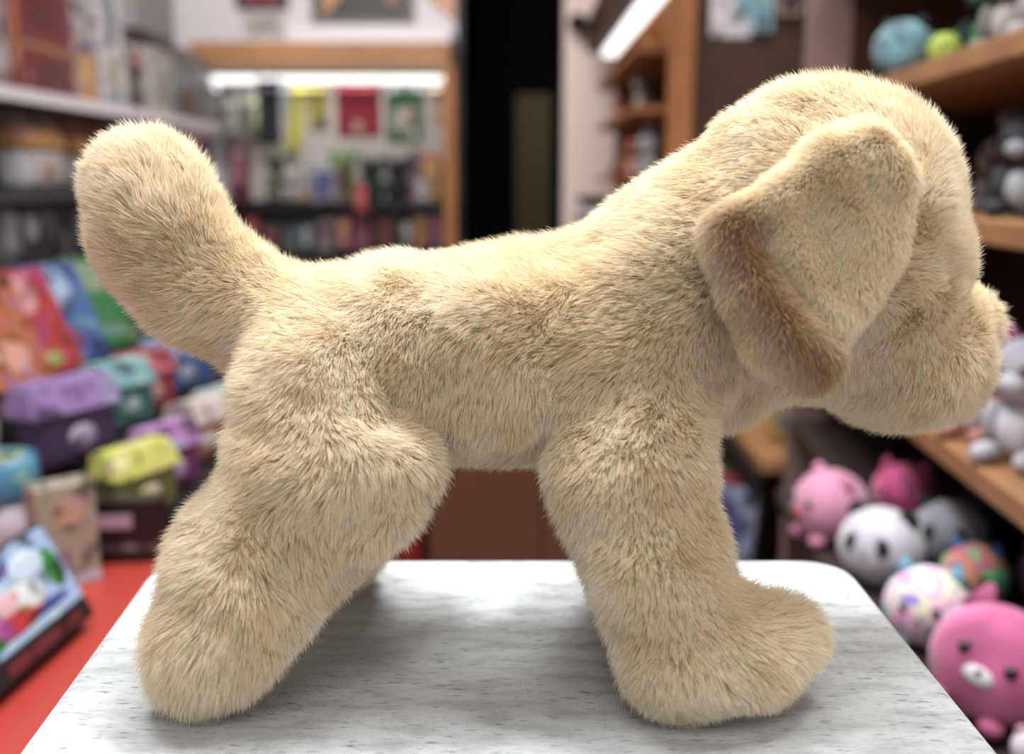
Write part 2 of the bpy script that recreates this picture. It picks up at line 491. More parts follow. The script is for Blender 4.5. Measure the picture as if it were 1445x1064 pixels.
def make_fur(name, P, Q, n, parent, length, color, lie=.9, seed=1, flow=None, width=.00015, clump=1.0):
    r = np.random.default_rng(seed)
    T = np.concatenate([Q[:, [0, 1, 2]], Q[:, [0, 2, 3]]])
    A, B, Cc = P[T[:, 0]], P[T[:, 1]], P[T[:, 2]]
    fn = np.cross(B-A, Cc-A); ar = np.linalg.norm(fn, axis=1)/2
    vn = np.zeros_like(P)
    for i in range(3): np.add.at(vn, T[:, i], fn)
    vn /= np.linalg.norm(vn, axis=1)[:, None]+1e-12
    # more strands where the camera side shows them, sparser on the hidden side
    w = ar*np.where(A[:, 1] < YS+.02, 1.0, .55)
    ti = r.choice(len(T), n, p=w/w.sum())
    u = r.random(n); v = r.random(n); f = u+v > 1; u[f] = 1-u[f]; v[f] = 1-v[f]
    R = A[ti]+(B-A)[ti]*u[:, None]+(Cc-A)[ti]*v[:, None]
    nr = vn[T[ti, 0]]*(1-u-v)[:, None]+vn[T[ti, 1]]*u[:, None]+vn[T[ti, 2]]*v[:, None]
    nr /= np.linalg.norm(nr, axis=1)[:, None]
    if flow is None:
        D = np.zeros((n, 3)); W = np.zeros(n)
        for p, d, s in FP:
            g = np.exp(-((R-p)**2).sum(1)/(2*.026**2))*s+1e-9
            D += g[:, None]*d/np.linalg.norm(d); W += g
        D /= W[:, None]
    else: D = flow(R)
    # slow swirls of the nap
    sw = 1.0 if flow is None else .45
    D = D+np.stack([smooth_noise(R, 60, seed+10+i) for i in range(3)], 1)*.30*sw+np.stack([smooth_noise(R, 170, seed+20+i) for i in range(3)], 1)*.20*sw
    D -= nr*(D*nr).sum(1)[:, None]
    D /= np.linalg.norm(D, axis=1)[:, None]+1e-9
    tone = smooth_noise(R, 75, seed+3)*.5+smooth_noise(R, 220, seed+4)*.5
    ln = length(R)*(1+.10*smooth_noise(R, 90, seed+5))*r.uniform(.72, 1.1, n)
    guard = r.random(n) < .22
    ln = np.where(guard, ln*1.32, ln)
    lay = lie*(1+.22*smooth_noise(R, 110, seed+6))*np.where(guard, .62, 1.0)
    jit = r.normal(size=(n, 3))*.16
    K = 5
    pts = np.zeros((n, K, 3)); pts[:, 0] = R-nr*.0006
    for k in range(1, K):
        t = (k-.5)/(K-1)
        d = nr*(1.05-.35*t)+D*((.25+1.0*t)*lay)[:, None]+jit*(.4+t)
        d[:, 2] -= .18*t
        d /= np.linalg.norm(d, axis=1)[:, None]
        pts[:, k] = pts[:, k-1]+d*(ln/(K-1))[:, None]
    # clumping
    for cs, amt, sd in ((.0018, .34, 1), (.0055, .22, 2)):
        wp = R+np.stack([smooth_noise(R, 400, seed+40+i+sd*7) for i in range(3)], 1)*cs*.35
        cell = np.floor(wp/cs).astype(np.int64)
        key = (cell[:, 0]*73856093) ^ (cell[:, 1]*19349663) ^ (cell[:, 2]*83492791)
        _, inv = np.unique(key, return_inverse=True)
        cnt = np.bincount(inv).astype(float)
        for k in range(1, K):
            t = k/(K-1)
            me = np.stack([np.bincount(inv, weights=pts[:, k, i]) for i in range(3)], 1)/cnt[:, None]
            a = (clump*amt*t**1.3*r.uniform(.5, 1.2, n))[:, None]
            pts[:, k] += (me[inv]-pts[:, k])*a
    zmin = TOP+.0006
    pts[:, :, 2] = np.maximum(pts[:, :, 2], zmin+r.random((n, 1))*.0008)
    cd = bpy.data.hair_curves.new(name)
    cd.add_curves([K]*n)
    cd.position_data.foreach_set('vector', pts.astype(np.float32).ravel())
    ra = cd.attributes.get('radius') or cd.attributes.new('radius', 'FLOAT', 'POINT')
    prof = np.array([1.0, 1.0, .85, .6, .12])
    rad = (width*.5*r.uniform(.7, 1.2, n))[:, None]*prof[None, :]
    ra.data.foreach_set('value', rad.astype(np.float32).ravel())
    col = color(R, tone, r)
    ca = cd.attributes.new('fur_color', 'FLOAT_COLOR', 'CURVE')
    ca.data.foreach_set('color', np.concatenate([col, np.ones((n, 1))], 1).astype(np.float32).ravel())
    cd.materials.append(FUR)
    o = bpy.data.objects.new(name, cd); coll.objects.link(o)
    o.parent = parent; o['kind'] = 'stuff'
    return o

CREAM = np.array((.935, .852, .67)); TAN = np.array((.83, .69, .45)); BROWN = np.array((.40, .235, .105)); PALE = np.array((.95, .905, .80))
def near_px(R, px, py, rad):
    q = at(px, py, YS-.03); s = rad*scale_at(q)
    return np.exp(-((R[:, 0]-q.x)**2+(R[:, 2]-q.z)**2)/(2*s*s))
def body_color(R, tone, r):
    f = np.clip(.42+.30*tone+r.normal(size=len(R))*.16, 0, 1)
    f = np.clip(f+.55*near_px(R, 810, 440, 62)+.4*near_px(R, 1360, 440, 30)+.35*near_px(R, 430, 610, 45)-.3*near_px(R, 520, 480, 40)-.25*near_px(R, 215, 230, 50), 0, 1)[:, None]
    c = CREAM*(1-f)+TAN*f
    p = (r.random(len(R)) < .24)[:, None]
    return np.where(p, PALE, c)
def body_len(R):
    L = np.full(len(R), .0090)
    L += .0025*near_px(R, 300, 880, 70)+.002*near_px(R, 440, 700, 90)
    hd = near_px(R, 1250, 330, 130)
    L -= .0022*hd
    L -= .0018*near_px(R, 1350, 460, 60)
    L += .0015*near_px(R, 190, 260, 60)
    return L
def ear_color(R, tone, r):
    f = np.clip(.25+.25*tone+r.normal(size=len(R))*.14, 0, 1)[:, None]
    c = CREAM*(1-f)+TAN*f
    rel = R-EO; u = rel@EU/esc+1150; v = 360-rel@EV/esc
    rim = [(1050, 300), (1030, 310), (1035, 330), (1052, 400), (1082, 470), (1125, 515)]
    d = np.full(len(R), 1e9)
    for (x1, y1), (x2, y2) in zip(rim[:-1], rim[1:]):
        t = np.clip(((u-x1)*(x2-x1)+(v-y1)*(y2-y1))/((x2-x1)**2+(y2-y1)**2), 0, 1)
        d = np.minimum(d, np.hypot(u-x1-t*(x2-x1), v-y1-t*(y2-y1)))
    w = np.clip(1.12-d/46+r.normal(size=len(R))*.15, 0, 1)
    w *= np.clip((v-272)/26, 0, 1)*np.where(u < 1030, np.clip((u-985)/40+.2, 0, 1), 1)
    return c*(1-w[:, None])+BROWN*w[:, None]
def ear_flow(R):
    d = np.zeros((len(R), 3)); rel = R-EO; u = rel@EU/esc+1150; v = 360-rel@EV/esc
    a = np.clip((v-240)/150, 0, 1)[:, None]
    return (-EU*.9-EV*.35)*(1-a)+(-EU*.25-EV*1.0)*a

puppy = empty('plush_puppy', (0, YS, TOP))
tag(puppy, 'cream plush puppy with brown edged floppy ears standing on the grey stand', 'soft toy')
def shell(name, P, Q, n, length, color, lie, seed, flow=None, width=.00015, clump=1.0):
    o = obj_from(name, P-np.array([0, YS, TOP]), [tuple(int(i) for i in q) for q in Q], SKIN, puppy)
    fo = make_fur('fur' if name == 'body' else 'ear_fur', P, Q, n, o, length, color, lie, seed, flow, width, clump)
    fo.location = (0, -YS, -TOP)
    return o
shell('body', P_body, Q_body, 800000, body_len, body_color, .78, 1)
shell('ear', P_ear, Q_ear, 210000, lambda R: np.full(len(R), .0066), ear_color, 1.1, 5, ear_flow, clump=.45)
def far_flow(R): return ear_flow(R-2*((R-hc)@mn)[:, None]*mn)
def far_color(R, tone, r): return ear_color(R-2*((R-hc)@mn)[:, None]*mn, tone, r)
shell('ear', P_ear2, Q_ear2, 40000, lambda R: np.full(len(R), .0050), far_color, 1.1, 9, far_flow)
# face: nose, mouth line and glass eyes, on the side of the head turned away
BLACK = mat('black_plastic', (.012, .010, .010), .12, .6)
loc = lambda v: tuple(v-Vector((0, YS, TOP)))
fwd = Vector((math.cos(math.radians(27)), math.sin(math.radians(27)), 0))
side = Vector((-fwd.y, fwd.x, 0))
nose_c = at(1372, 505, YS+.046)
bm = bmesh.new(); bm_ball(bm, (0, 0, 0), (1, 1, 1), 20, 12)
for v in bm.verts:
    taper = 1.0+.32*v.co.z
    v.co = Vector(nose_c-Vector((0, YS, TOP)))+fwd*(v.co.x*.0085)+side*(v.co.y*.0125*taper)+Vector((0, 0, v.co.z*.0088))
obj_bm('nose', bm, BLACK, puppy, smooth=True)
for sgn in (-1, 1):
    e = at(1345, 392, YS+.024)+fwd*.004+side*(.016+.018*(sgn+.6))
    ball('eye', loc(e), .0065, BLACK, puppy, 20, 12)
# ------------------------------------------------------------------ the shop: shell
def ray(px, py):
    u = (px-CX)/FPX; v = -(py-CY)/FPX
    c, s = math.cos(PITCH), math.sin(PITCH)
    return Vector((u, c+v*s, -s+v*c))
def on_x(px, py, X):
    d = ray(px, py); return CAM+d*(X/d.x)
WOOD = mat('warm_wood', S(152, 110, 74), .45, .4, noise=(9, .18))
WOOD2 = mat('dark_wood', S(60, 38, 26), .5, .3, noise=(9, .2))
OAK = mat('orange_wood', S(152, 100, 60), .5, .3, noise=(7, .15))
WHITE = mat('white_paint', S(204, 200, 206), .6)
PINKW = mat('blush_paint', S(226, 208, 202), .7)
GREY = mat('grey_panel', S(142, 138, 138), .6)
DGREY = mat('dark_grey_metal', S(62, 60, 64), .5)
BLK = mat('black_metal', S(20, 19, 20), .5)
VOID = mat('recess_darkness', S(14, 13, 12), .9, .1)  # darkness behind the doorway, put into near-black recess walls
RED = mat('red_laminate', S(152, 54, 46), .35, .4)
STEEL = mat('steel_wire', S(170, 170, 175), .3, .5, metal=1.0)
def struct(name, lo, hi, m, bevel=0.0, parent=None):
    o = box(name, lo, hi, m, parent, bevel)
    if parent is None: o['kind'] = 'structure'
    return o
FARY = 5.1
struct('floor', (-1.7, -1.5, -.1), (1.7, 7.0, 0), mat('floor_tile', S(150, 140, 130), .4))
struct('ceiling', (-1.7, -1.5, 3.0), (1.7, 7.0, 3.1), mat('ceiling_paint', S(200, 196, 192), .8))
struct('wall_left', (-1.7, -1.5, 0), (-1.6, 7.0, 3.0), GREY)
struct('wall_right', (1.55, -1.5, 0), (1.7, 7.0, 3.0), PINKW)
XD0, XD1 = at(645, 200, FARY).x, at(795, 200, FARY).x
struct('wall_back', (-1.6, FARY, 0), (XD0, FARY+.1, 3.0), WHITE)
struct('wall_back_far', (XD1, FARY, 0), (1.55, FARY+.1, 3.0), PINKW)
struct('door_1', (XD0-.1, 6.3, 0), (XD1+.1, 6.35, 3.0), VOID)
for xa, xb in ((XD0-.06, XD0), (XD1, XD1+.06)):
    struct('trim_1' if xa < 0 else 'trim_2', (xa, FARY+.1, 0), (xb, 6.3, 3.0), VOID)
struct('trim_3', (XD0+.0005, FARY-.02, 0), (XD0+.03, FARY+.099, 3.0), BLK)
cab = box('tall_cabinet', (at(728, 180, 5.9).x, 5.9, 0), (at(778, 180, 5.9).x, 6.2, at(728, 132, 5.9).z), mat('olive_paint', S(66, 54, 14), .6))
tag(cab, 'dim olive cabinet deep inside the black doorway', 'cabinet')

# ------------------------------------------------------------------ kinds of goods (front faces local -Y, base at z = 0)
def muted(c, f=.66, s=.82):
    c = S(*c); g = .3*c[0]+.6*c[1]+.1*c[2]
    return tuple(f*(g+(x-g)*s) for x in c)
def fm(c, rough=.5, **k):
    if rough < .8: return printed(c, rough)
    return mat('soft_fabric', muted(c), rough, noise=(40, .15), **k)
def printed(c, rough):
    """flat print: the ground colour with darker, lighter and off-hue blotches"""
    key = ('printed', tuple(c), rough)
    if key in _mats: return _mats[key]
    m = bpy.data.materials.new('print_ink'); m.use_nodes = True; nt = m.node_tree; N = nt.nodes; L = nt.links
    b = N['Principled BSDF']; b.inputs['Roughness'].default_value = rough
    tc = N.new('ShaderNodeTexCoord'); mp = N.new('ShaderNodeMapping'); n = N.new('ShaderNodeTexNoise')
    rr = random.Random(hash(key[1]))
    mp.inputs['Location'].default_value = (rr.uniform(0, 9), rr.uniform(0, 9), rr.uniform(0, 9))
    n.inputs['Scale'].default_value = 26; n.inputs['Detail'].default_value = 3
    r = N.new('ShaderNodeValToRGB'); e = r.color_ramp.elements
    a = muted(c)
    e[0].position = .38; e[0].color = (*[x*.25 for x in a], 1); e[1].position = .70; e[1].color = (*[min(1, x*1.25+.10) for x in a], 1)
    x = e.new(.47); x.color = (*a, 1)
    x = e.new(.57); x.color = (*a, 1)
    x = e.new(.63); x.color = (a[1]*.6+a[0]*.4, a[2]*.5+a[1]*.5, a[0]*.5+a[2]*.5, 1)
    L.new(tc.outputs['Object'], mp.inputs['Vector']); L.new(mp.outputs['Vector'], n.inputs['Vector'])
    L.new(n.outputs['Fac'], r.inputs['Fac']); L.new(r.outputs['Color'], b.inputs['Base Color'])
    _mats[key] = m
    return m
def put(name, label, cat, loc, rz=0., group=None, rx=0.):
    o = empty(name, loc, rz, rx); return tag(o, label, cat, group)
def carton(name, label, cat, loc, w, h, d, col, prints=(), rz=0., rx=0., group=None, gloss=.35):
    t = put(name, label, cat, loc, rz, group, rx)
    box('carton', (-w/2, 0, 0), (w/2, d, h), fm(col, gloss), t, min(.004, d*.2))
    for (a, b, c, e, pc) in prints:
        box('printed_panel', (-w/2+a*w, -.0012, b*h), (-w/2+c*w, .001, e*h), fm(pc, gloss), t)
    return t
def book(name, label, cat, loc, w, h, d, col, prints=(), rz=0., rx=0., group=None):
    loc = Vector(loc); loc.z += d*math.sin(abs(rx))
    t = put(name, label, cat, loc, rz, group, rx)
    box('front_cover', (-w/2, 0, 0), (w/2, .002, h), fm(col, .3), t)
    box('back_cover', (-w/2, d-.002, 0), (w/2, d, h), fm(col, .3), t)
    box('spine', (-w/2, .002, 0), (-w/2+.002, d-.002, h), fm(col, .3), t)
    box('pages', (-w/2+.003, .002, .003), (w/2-.003, d-.002, h-.003), fm((225, 220, 208), .8), t)
    for (a, b, c, e, pc) in prints:
        ball('printed_shape', (-w/2+(a+c)/2*w, 0, (b+e)/2*h), ((c-a)/2*w, .0015, (e-b)/2*h), fm(pc, .3), t, 14, 6)
    return t
def hangpack(name, label, cat, loc, w, h, col, toy, rz=0., group=None, hook=.10):
    """carded toy on a peg: loc = bottom middle of the card"""
    t = put(name, label, cat, loc, rz, group)
    bm = bmesh.new(); bm_box(bm, (-w/2, 0, 0), (w/2, .003, h), 0); bm_box(bm, (-w*.18, 0, h), (w*.18, .003, h+.02), 0)
    obj_bm('backing_card', bm, fm(col, .35), t)
    d = min(w, h)*.28
    ball('packed_toy', (0, -d*.5, h*.40), (w*.34, d*.55, h*.28), fm(toy, .45), t, 14, 8)
    box('header_print', (-w*.42, -.001, h*.76), (w*.42, .001, h*.95), fm(tuple(min(255, c+60) for c in toy), .3), t)
    tube('peg_hook', [(0, -.03, h+.016), (0, -.02, h+.008), (0, hook-.003, h+.008)], .002, STEEL, t, 6)
    return t
def pouch(name, label, cat, loc, w, h, d, col, top, rz=0., rx=0., group=None):
    t = put(name, label, cat, loc, rz, group, rx)
    bm = bmesh.new(); bm_box(bm, (-w/2, -d/2, 0), (w/2, d/2, h*.8), d*.42, 4); obj_bm('pouch_body', bm, fm(col, .85), t, smooth=True)
    bm = bmesh.new()
    vs = [(-w*.54, -d*.62, h*.62), (w*.54, -d*.62, h*.62), (w*.54, d*.62, h*.62), (-w*.54, d*.62, h*.62), (-w*.5, -d*.3, h), (w*.5, -d*.3, h), (w*.5, d*.5, h), (-w*.5, d*.5, h)]
    v = [bm.verts.new(x) for x in vs]
    for f in ((0, 1, 5, 4), (1, 2, 6, 5), (2, 3, 7, 6), (3, 0, 4, 7), (4, 5, 6, 7), (3, 2, 1, 0)): bm.faces.new([v[i] for i in f])
    bmesh.ops.bevel(bm, geom=bm.edges[:], offset=d*.10, segments=2, affect='EDGES')
    obj_bm('flap', bm, fm(top, .6), t, smooth=False)
    ball('front_badge', (0, -d*.5, h*.34), (w*.18, d*.08, h*.16), fm(tuple((a+b)//2 for a, b in zip(top, (200, 190, 190))), .5), t, 12, 6)
    return t
def gem_mat(name, cols, scale=22):
    m = bpy.data.materials.new(name); m.use_nodes = True; nt = m.node_tree; N = nt.nodes; L = nt.links
    b = N['Principled BSDF']; b.inputs['Roughness'].default_value = .8; b.inputs['Sheen Weight'].default_value = .3
    tc = N.new('ShaderNodeTexCoord'); n = N.new('ShaderNodeTexNoise'); n.inputs['Scale'].default_value = scale; n.inputs['Detail'].default_value = 1
    r = N.new('ShaderNodeValToRGB'); e = r.color_ramp.elements
    e[0].position = .3; e[0].color = (*muted(cols[0], .8, .95), 1); e[1].position = .7; e[1].color = (*muted(cols[-1], .8, .95), 1)
    for i, c in enumerate(cols[1:-1]):
        x = r.color_ramp.elements.new(.3+.4*(i+1)/(len(cols)-1)); x.color = (*muted(c, .8, .95), 1)
    L.new(tc.outputs['Object'], n.inputs['Vector']); L.new(n.outputs['Fac'], r.inputs['Fac']); L.new(r.outputs['Color'], b.inputs['Base Color'])
    return m
def plushball(name, label, loc, r, m, ear=(40, 40, 44), eye=(16, 16, 18), rz=0., patch=None, snout=None, earkind='round', group=None, earmat=None, tilt=0., roll=0.):
    """round stuffed animal; loc = contact point"""
    t = put(name, label, 'soft toy', loc, rz, group)
    if tilt or roll:
        t.rotation_euler = (tilt, roll, rz)
        q = t.rotation_euler.to_matrix() @ Vector((0, 0, r*.95)); t.location = Vector(loc)+Vector((0, 0, r*.95+.0005))-q
    ball('body', (0, 0, r*.95), (r*1.02, r*.96, r*.95), m, t, 28, 18)
    em = earmat or fm(ear, .85)
    for s in (-1, 1):
        if earkind == 'round': ball('ear', (s*r*.62, 0, r*1.70), (r*.27, r*.14, r*.27), em, t, 14, 8)
        elif earkind == 'point':
            bm = bmesh.new(); bmesh.ops.create_cone(bm, cap_ends=True, segments=12, radius1=r*.3, radius2=r*.06, depth=r*.5)
            for v in bm.verts: v.co = Vector((v.co.x+s*r*.58, v.co.y*.5, v.co.z+r*1.82))
            obj_bm('ear', bm, em, t, smooth=True)
        else: ball('ear', (s*r*.30, 0, r*2.05), (r*.16, r*.10, r*.48), em, t, 12, 8)
        if patch: ball('eye_patch', (s*r*.36, -r*.80, r*1.14), (r*.20, r*.10, r*.27), fm(patch, .85), t, 14, 8)
        ball('eye', (s*r*.36, -r*(.88 if patch else .84), r*1.14), r*.11, fm(eye, .15), t, 12, 8)
        ball('foot', (s*r*.45, -r*.62, r*.18), (r*.22, r*.24, r*.16), em, t, 12, 8)
    if snout: ball('snout', (0, -r*.88, r*.86), (r*.26, r*.16, r*.18), fm(snout, .85), t, 14, 8)
    ball('nose', (0, -r*1.0 if snout else -r*.94, r*.92), r*.06, fm((30, 24, 26), .3), t, 10, 6)
    return t
def plushsit(name, label, loc, h, col, belly, earcol=None, rz=0., group=None, earkind='round', eye=(16, 14, 18)):
    t = put(name, label, 'soft toy', loc, rz, group); m = fm(col, .9); bm_ = fm(belly, .9); ec = fm(earcol or col, .9)
    ball('body', (0, 0, h*.26), (h*.23, h*.20, h*.26), m, t, 18, 12)
    ball('head', (0, -h*.03, h*.68), (h*.27, h*.24, h*.25), m, t, 20, 14)
    ball('muzzle', (0, -h*.24, h*.61), (h*.11, h*.07, h*.08), bm_, t, 12, 8)
    ball('tummy', (0, -h*.14, h*.26), (h*.14, h*.09, h*.17), bm_, t, 12, 8)
    for s in (-1, 1):
        ball('eye', (s*h*.10, -h*.235, h*.71), h*.045, fm(eye, .1), t, 12, 8)
        if earkind == 'round': ball('ear', (s*h*.20, 0, h*.90), (h*.09, h*.05, h*.09), ec, t, 12, 8)
        elif earkind == 'long': ball('ear', (s*h*.11, 0, h*1.02), (h*.06, h*.035, h*.18), ec, t, 12, 8)
        else: ball('ear', (s*h*.27, -h*.02, h*.62), (h*.06, h*.09, h*.15), ec, t, 12, 8)
        ball('arm', (s*h*.23, -h*.08, h*.30), (h*.07, h*.08, h*.15), m, t, 12, 8)
        ball('leg', (s*h*.17, -h*.22, h*.08), (h*.09, h*.15, h*.08), m, t, 12, 8)
    return t
def towel(name, label, px0, px1, py0, py1, Y, col, cat='towel', skew=0.0, marks=(), yb=None):
    """cloth hanging from the rail with soft folds"""
    a = at(px0, py0, Y); b = at(px1, py1, Y); w = b.x-a.x; h = a.z-b.z
    t = put(name, label, cat, ((a.x+b.x)/2, Y, b.z))
    nx, nz = 18, 10; vs = []; fs = []
    for side in (0, 1):
        for j in range(nz+1):
            for i in range(nx+1):
                x = (i/nx-.5)*w+skew*w*(j/nz-1); z = h*j/nz
                vs.append((x, .010*math.sin(i*.9+j*.25)*(1.1-j/nz)+(.006 if side else 0), z))
    n1 = (nx+1)*(nz+1)
    for j in range(nz):
        for i in range(nx):
            q = j*(nx+1)+i; fs.append((q, q+1, q+nx+2, q+nx+1)); fs.append((n1+q+nx+1, n1+q+nx+2, n1+q+1, n1+q))
    for i in range(nx):
        fs.append((i+1, i, n1+i, n1+i+1)); q = nz*(nx+1)+i; fs.append((q, q+1, n1+q+1, n1+q))
    for j in range(nz):
        q = j*(nx+1); fs.append((q, q+nx+1, n1+q+nx+1, n1+q)); q += nx; fs.append((q+nx+1, q, n1+q, n1+q+nx+1))
    obj_from('cloth', vs, fs, fm(col, .9), t)
    for (u0, v0, u1, v1, c) in marks:
        ball('printed_figure', (((u0+u1)/2-.5)*w, -.010, (v0+v1)/2*h), ((u1-u0)/2*w, .008, (v1-v0)/2*h), fm(c, .9), t, 14, 8)
    for s in (-.35, .35): tube('clip', [(s*w, -.004, h-.012), (s*w, .004, h+.016)], .004, STEEL, t, 6)
    return t

# ------------------------------------------------------------------ far wall bay
BY = 4.75
zb = lambda py, Y=BY: at(500, py, Y).z
xb = lambda px, Y=BY: at(px, 200, Y).x
beam = box('canopy_beam', (xb(285), 4.62, zb(98)), (xb(638), FARY-.002, zb(64)), WOOD, bevel=.004)
tag(beam, 'long warm wooden beam above the hanging towels', 'beam')
led = box('white_ledge', (xb(412), 4.70, zb(64)+.001), (xb(638), FARY-.002, zb(40)), WHITE, bevel=.006)
tag(led, 'white ledge lying along the wooden beam', 'ledge')
lamp = empty('strip_lamp', (xb(462), 4.86, zb(98)-.014)); tag(lamp, 'glowing strip lamp fixed under the towel beam', 'lamp')
gl = bpy.data.materials.new('lamp_glow'); gl.use_nodes = True
gl.node_tree.nodes['Principled BSDF'].inputs['Emission Color'].default_value = (1, .98, .95, 1)
gl.node_tree.nodes['Principled BSDF'].inputs['Emission Strength'].default_value = 1.8
hw = (xb(638)-xb(300))/2
box('lit_diffuser', (-hw, -.012, -.047), (hw, .012, -.002), gl, lamp, .004)
box('lamp_housing', (-hw-.01, -.016, -.002), (hw+.01, .016, .011), WHITE, lamp)
up = box('wooden_post', (xb(629), 4.60, 0), (xb(645), 4.72, zb(98)-.001), OAK, bevel=.003); tag(up, 'orange wooden post at the edge of the black doorway', 'post')
pb = box('peg_panel', (xb(296), 5.06, .0), (xb(628), FARY-.001, zb(125)), mat('pegboard', S(196, 190, 186), .7)); tag(pb, 'grey peg panel behind the far wall goods', 'panel')
sll = area('strip_lamp_light', (xb(462), 4.80, zb(98)-.07), (1.0, .03), 2.4, (1, .98, .95), (xb(462), 4.95, 1.1))
rail = box('hanging_rail', (xb(300), 4.80, zb(120)), (xb(628), 4.815, zb(120)+.012), STEEL)
tag(rail, 'thin steel rail carrying the towels under the beam', 'rail')
for s in (305, 622): box('rail_bracket', (xb(s)-.006, 4.80, zb(120)-.012), (xb(s)+.006, 5.058, zb(120)), STEEL, rail)
SH1, SH2 = zb(284), .80
for i, z in enumerate((SH1, SH2)):
    s = box('store_shelf', (xb(292), 4.68, z-.035), (xb(628), 5.06, z), BLK, bevel=.003)
    tag(s, ['black shelf under the row of far wall toys', 'lower black shelf behind the puppy back with small boxes'][i], 'shelf')
    for k in range(3): box('shelf_bracket', (xb(310+k*150)-.006, 4.80, z-.09), (xb(310+k*150)+.006, 5.06, z-.035), DGREY, s)
fp = put('framed_picture', 'dark framed picture with an orange wedge above the beam', 'picture', (at(512, 0, 5.09).x, 5.085, at(512, 30, 5.08).z))
w = at(585, 0, 5.09).x-at(440, 0, 5.09).x
box('picture_frame', (-w/2, -.01, 0), (w/2, .014, .42), mat('grey_frame', S(100, 96, 98), .5), fp)
box('picture_sheet', (-w/2+.03, -.013, .02), (w/2-.03, -.009, .40), mat('dark_print', S(44, 42, 42), .4), fp)
def wedge(pts, y0, y1, m, parent, name='orange_wedge'):
    n = len(pts); vs = [(x, y0, z) for x, z in pts]+[(x, y1, z) for x, z in pts]
    fs = [tuple(range(n)), tuple(range(2*n-1, n-1, -1))]+[(i, i+n, (i+1) % n+n, (i+1) % n) for i in range(n)]
    return obj_from(name, vs, fs, m, parent, smooth=False)
ORG = fm((244, 160, 62), .4)
wedge([(-w/2+.05, .02), (-w/2+.07, .02), (-w/2+.17, .16), (-w/2+.05, .20)], -.016, -.012, ORG, fp)
wedge([(.10, .10), (.14, .06), (.18, .16)], -.016, -.012, fm((210, 110, 70), .4), fp)
pn = put('hanging_pennant', 'orange pennant on the white wall beside the doorway', 'pennant', (at(628, 10, 5.09).x, 5.085, at(628, 28, 5.08).z))
wedge([(.04, .0), (.045, .25), (-.09, .25), (-.08, .10)], -.004, .010, ORG, pn, 'pennant_cloth'); tube('pennant_rod', [(-.1, -.002, .25), (.042, -.002, .25)], .006, STEEL, pn)
carton('wall_sign', 'red and black sign on the white wall above the beam', 'sign', (at(370, 0, 5.09).x, 5.08, at(370, 12, 5.08).z), .24, .20, .018, (34, 28, 28), [(.1, .12, .9, .45, (170, 50, 34)), (.3, .5, .7, .9, (200, 90, 40))])
carton('paper_notice', 'pale notice with faded pink lines on the white wall', 'notice', (at(372, 40, 5.09).x, 5.092, at(372, 50, 5.09).z), .19, .10, .006, (214, 204, 206), [(.15, .6, .85, .75, (190, 165, 168)), (.2, .3, .8, .42, (190, 168, 170))])

# hanging on the rail
TY = 4.79
towel('hanging_cloth', 'charcoal jacket like garment hanging in front of the grey packs', 362, 397, 113, 205, TY, (44, 48, 62), 'garment')
towel('hanging_cloth', 'pale blue cloth hanging next to the charcoal garment', 398, 407, 118, 165, TY, (196, 206, 226), 'cloth')
towel('hanging_towel', 'bright yellow long scarf hanging aslant on the rail', 412, 436, 120, 214, TY, (222, 216, 40), 'scarf', skew=.55)
towel('hanging_towel', 'mustard yellow towel with navy corner beside the yellow scarf', 434, 463, 122, 185, TY, (192, 180, 48), marks=[(.5, .0, 1.0, .35, (70, 84, 110))])
towel('hanging_towel', 'crimson towel with small white print on the rail', 474, 538, 120, 194, TY, (160, 30, 52), marks=[(.35, .04, .6, .32, (205, 160, 140))])
towel('hanging_towel', 'green towel with white and tan figure on the rail', 545, 598, 128, 202, TY, (48, 112, 74), marks=[(.22, .15, .5, .7, (200, 190, 180)), (.5, .3, .78, .75, (190, 160, 135)), (.6, .05, .8, .3, (220, 215, 205))])
towel('hanging_cloth', 'beige cloth hanging beside the green towel', 603, 626, 122, 178, TY, (202, 180, 160), 'cloth')
hangpack('carded_toy', 'grey carded pack near the pale strip, first on the rail wall', 'toy pack', (xb(312), 4.95, zb(200)), .10, .20, (120, 122, 118), (150, 150, 140))
hangpack('carded_toy', 'grey and olive carded pack behind the charcoal garment', 'toy pack', (xb(350), 4.95, zb(200)), .09, .22, (100, 100, 98), (160, 165, 110))
# standing on the far shelf (kind, px0, px1, pytop, colours, label)
def shelfbox(px0, px1, pyt, z, Y, col, prints, name, label, cat='box', d=.075, rz=0., group=None):
    x0, x1 = at(px0, pyt, Y).x, at(px1, pyt, Y).x
    return carton(name, label, cat, ((x0+x1)/2, Y, z), x1-x0, min(max(.03, at((px0+px1)/2, pyt, Y).z-z), .9 if z > SH1 else SH1-.045-z), d, col, prints, rz, group=group)
Z1 = SH1+.0005
shelfbox(322, 346, 200, Z1, 4.72, (118, 30, 52), [(.2, .3, .8, .7, (190, 120, 130)), (.3, .75, .7, .9, (210, 190, 190))], 'toy_box', 'maroon toy box with pale round print on far shelf')
plushsit('plush_monkey', 'grey green ring shaped plush with yellow top on far shelf', (xb(386), 4.93, Z1), .27, (138, 140, 122), (70, 66, 34), (196, 186, 110))
plushsit('plush_cat', 'small white plush beside the grey green plush', (xb(406), 4.78, Z1), .15, (196, 190, 188), (170, 165, 170), earkind='long')
shelfbox(432, 474, 232, Z1, 4.72, (150, 138, 168), [(.3, .15, .75, .8, (84, 92, 160)), (.1, .8, .9, .95, (190, 184, 196))], 'toy_box', 'lavender toy box with blue print on far shelf')
plushsit('plush_bear', 'bright green frog like plush above the lavender box', (xb(472), 4.95, Z1), .225, (60, 148, 46), (90, 180, 60))
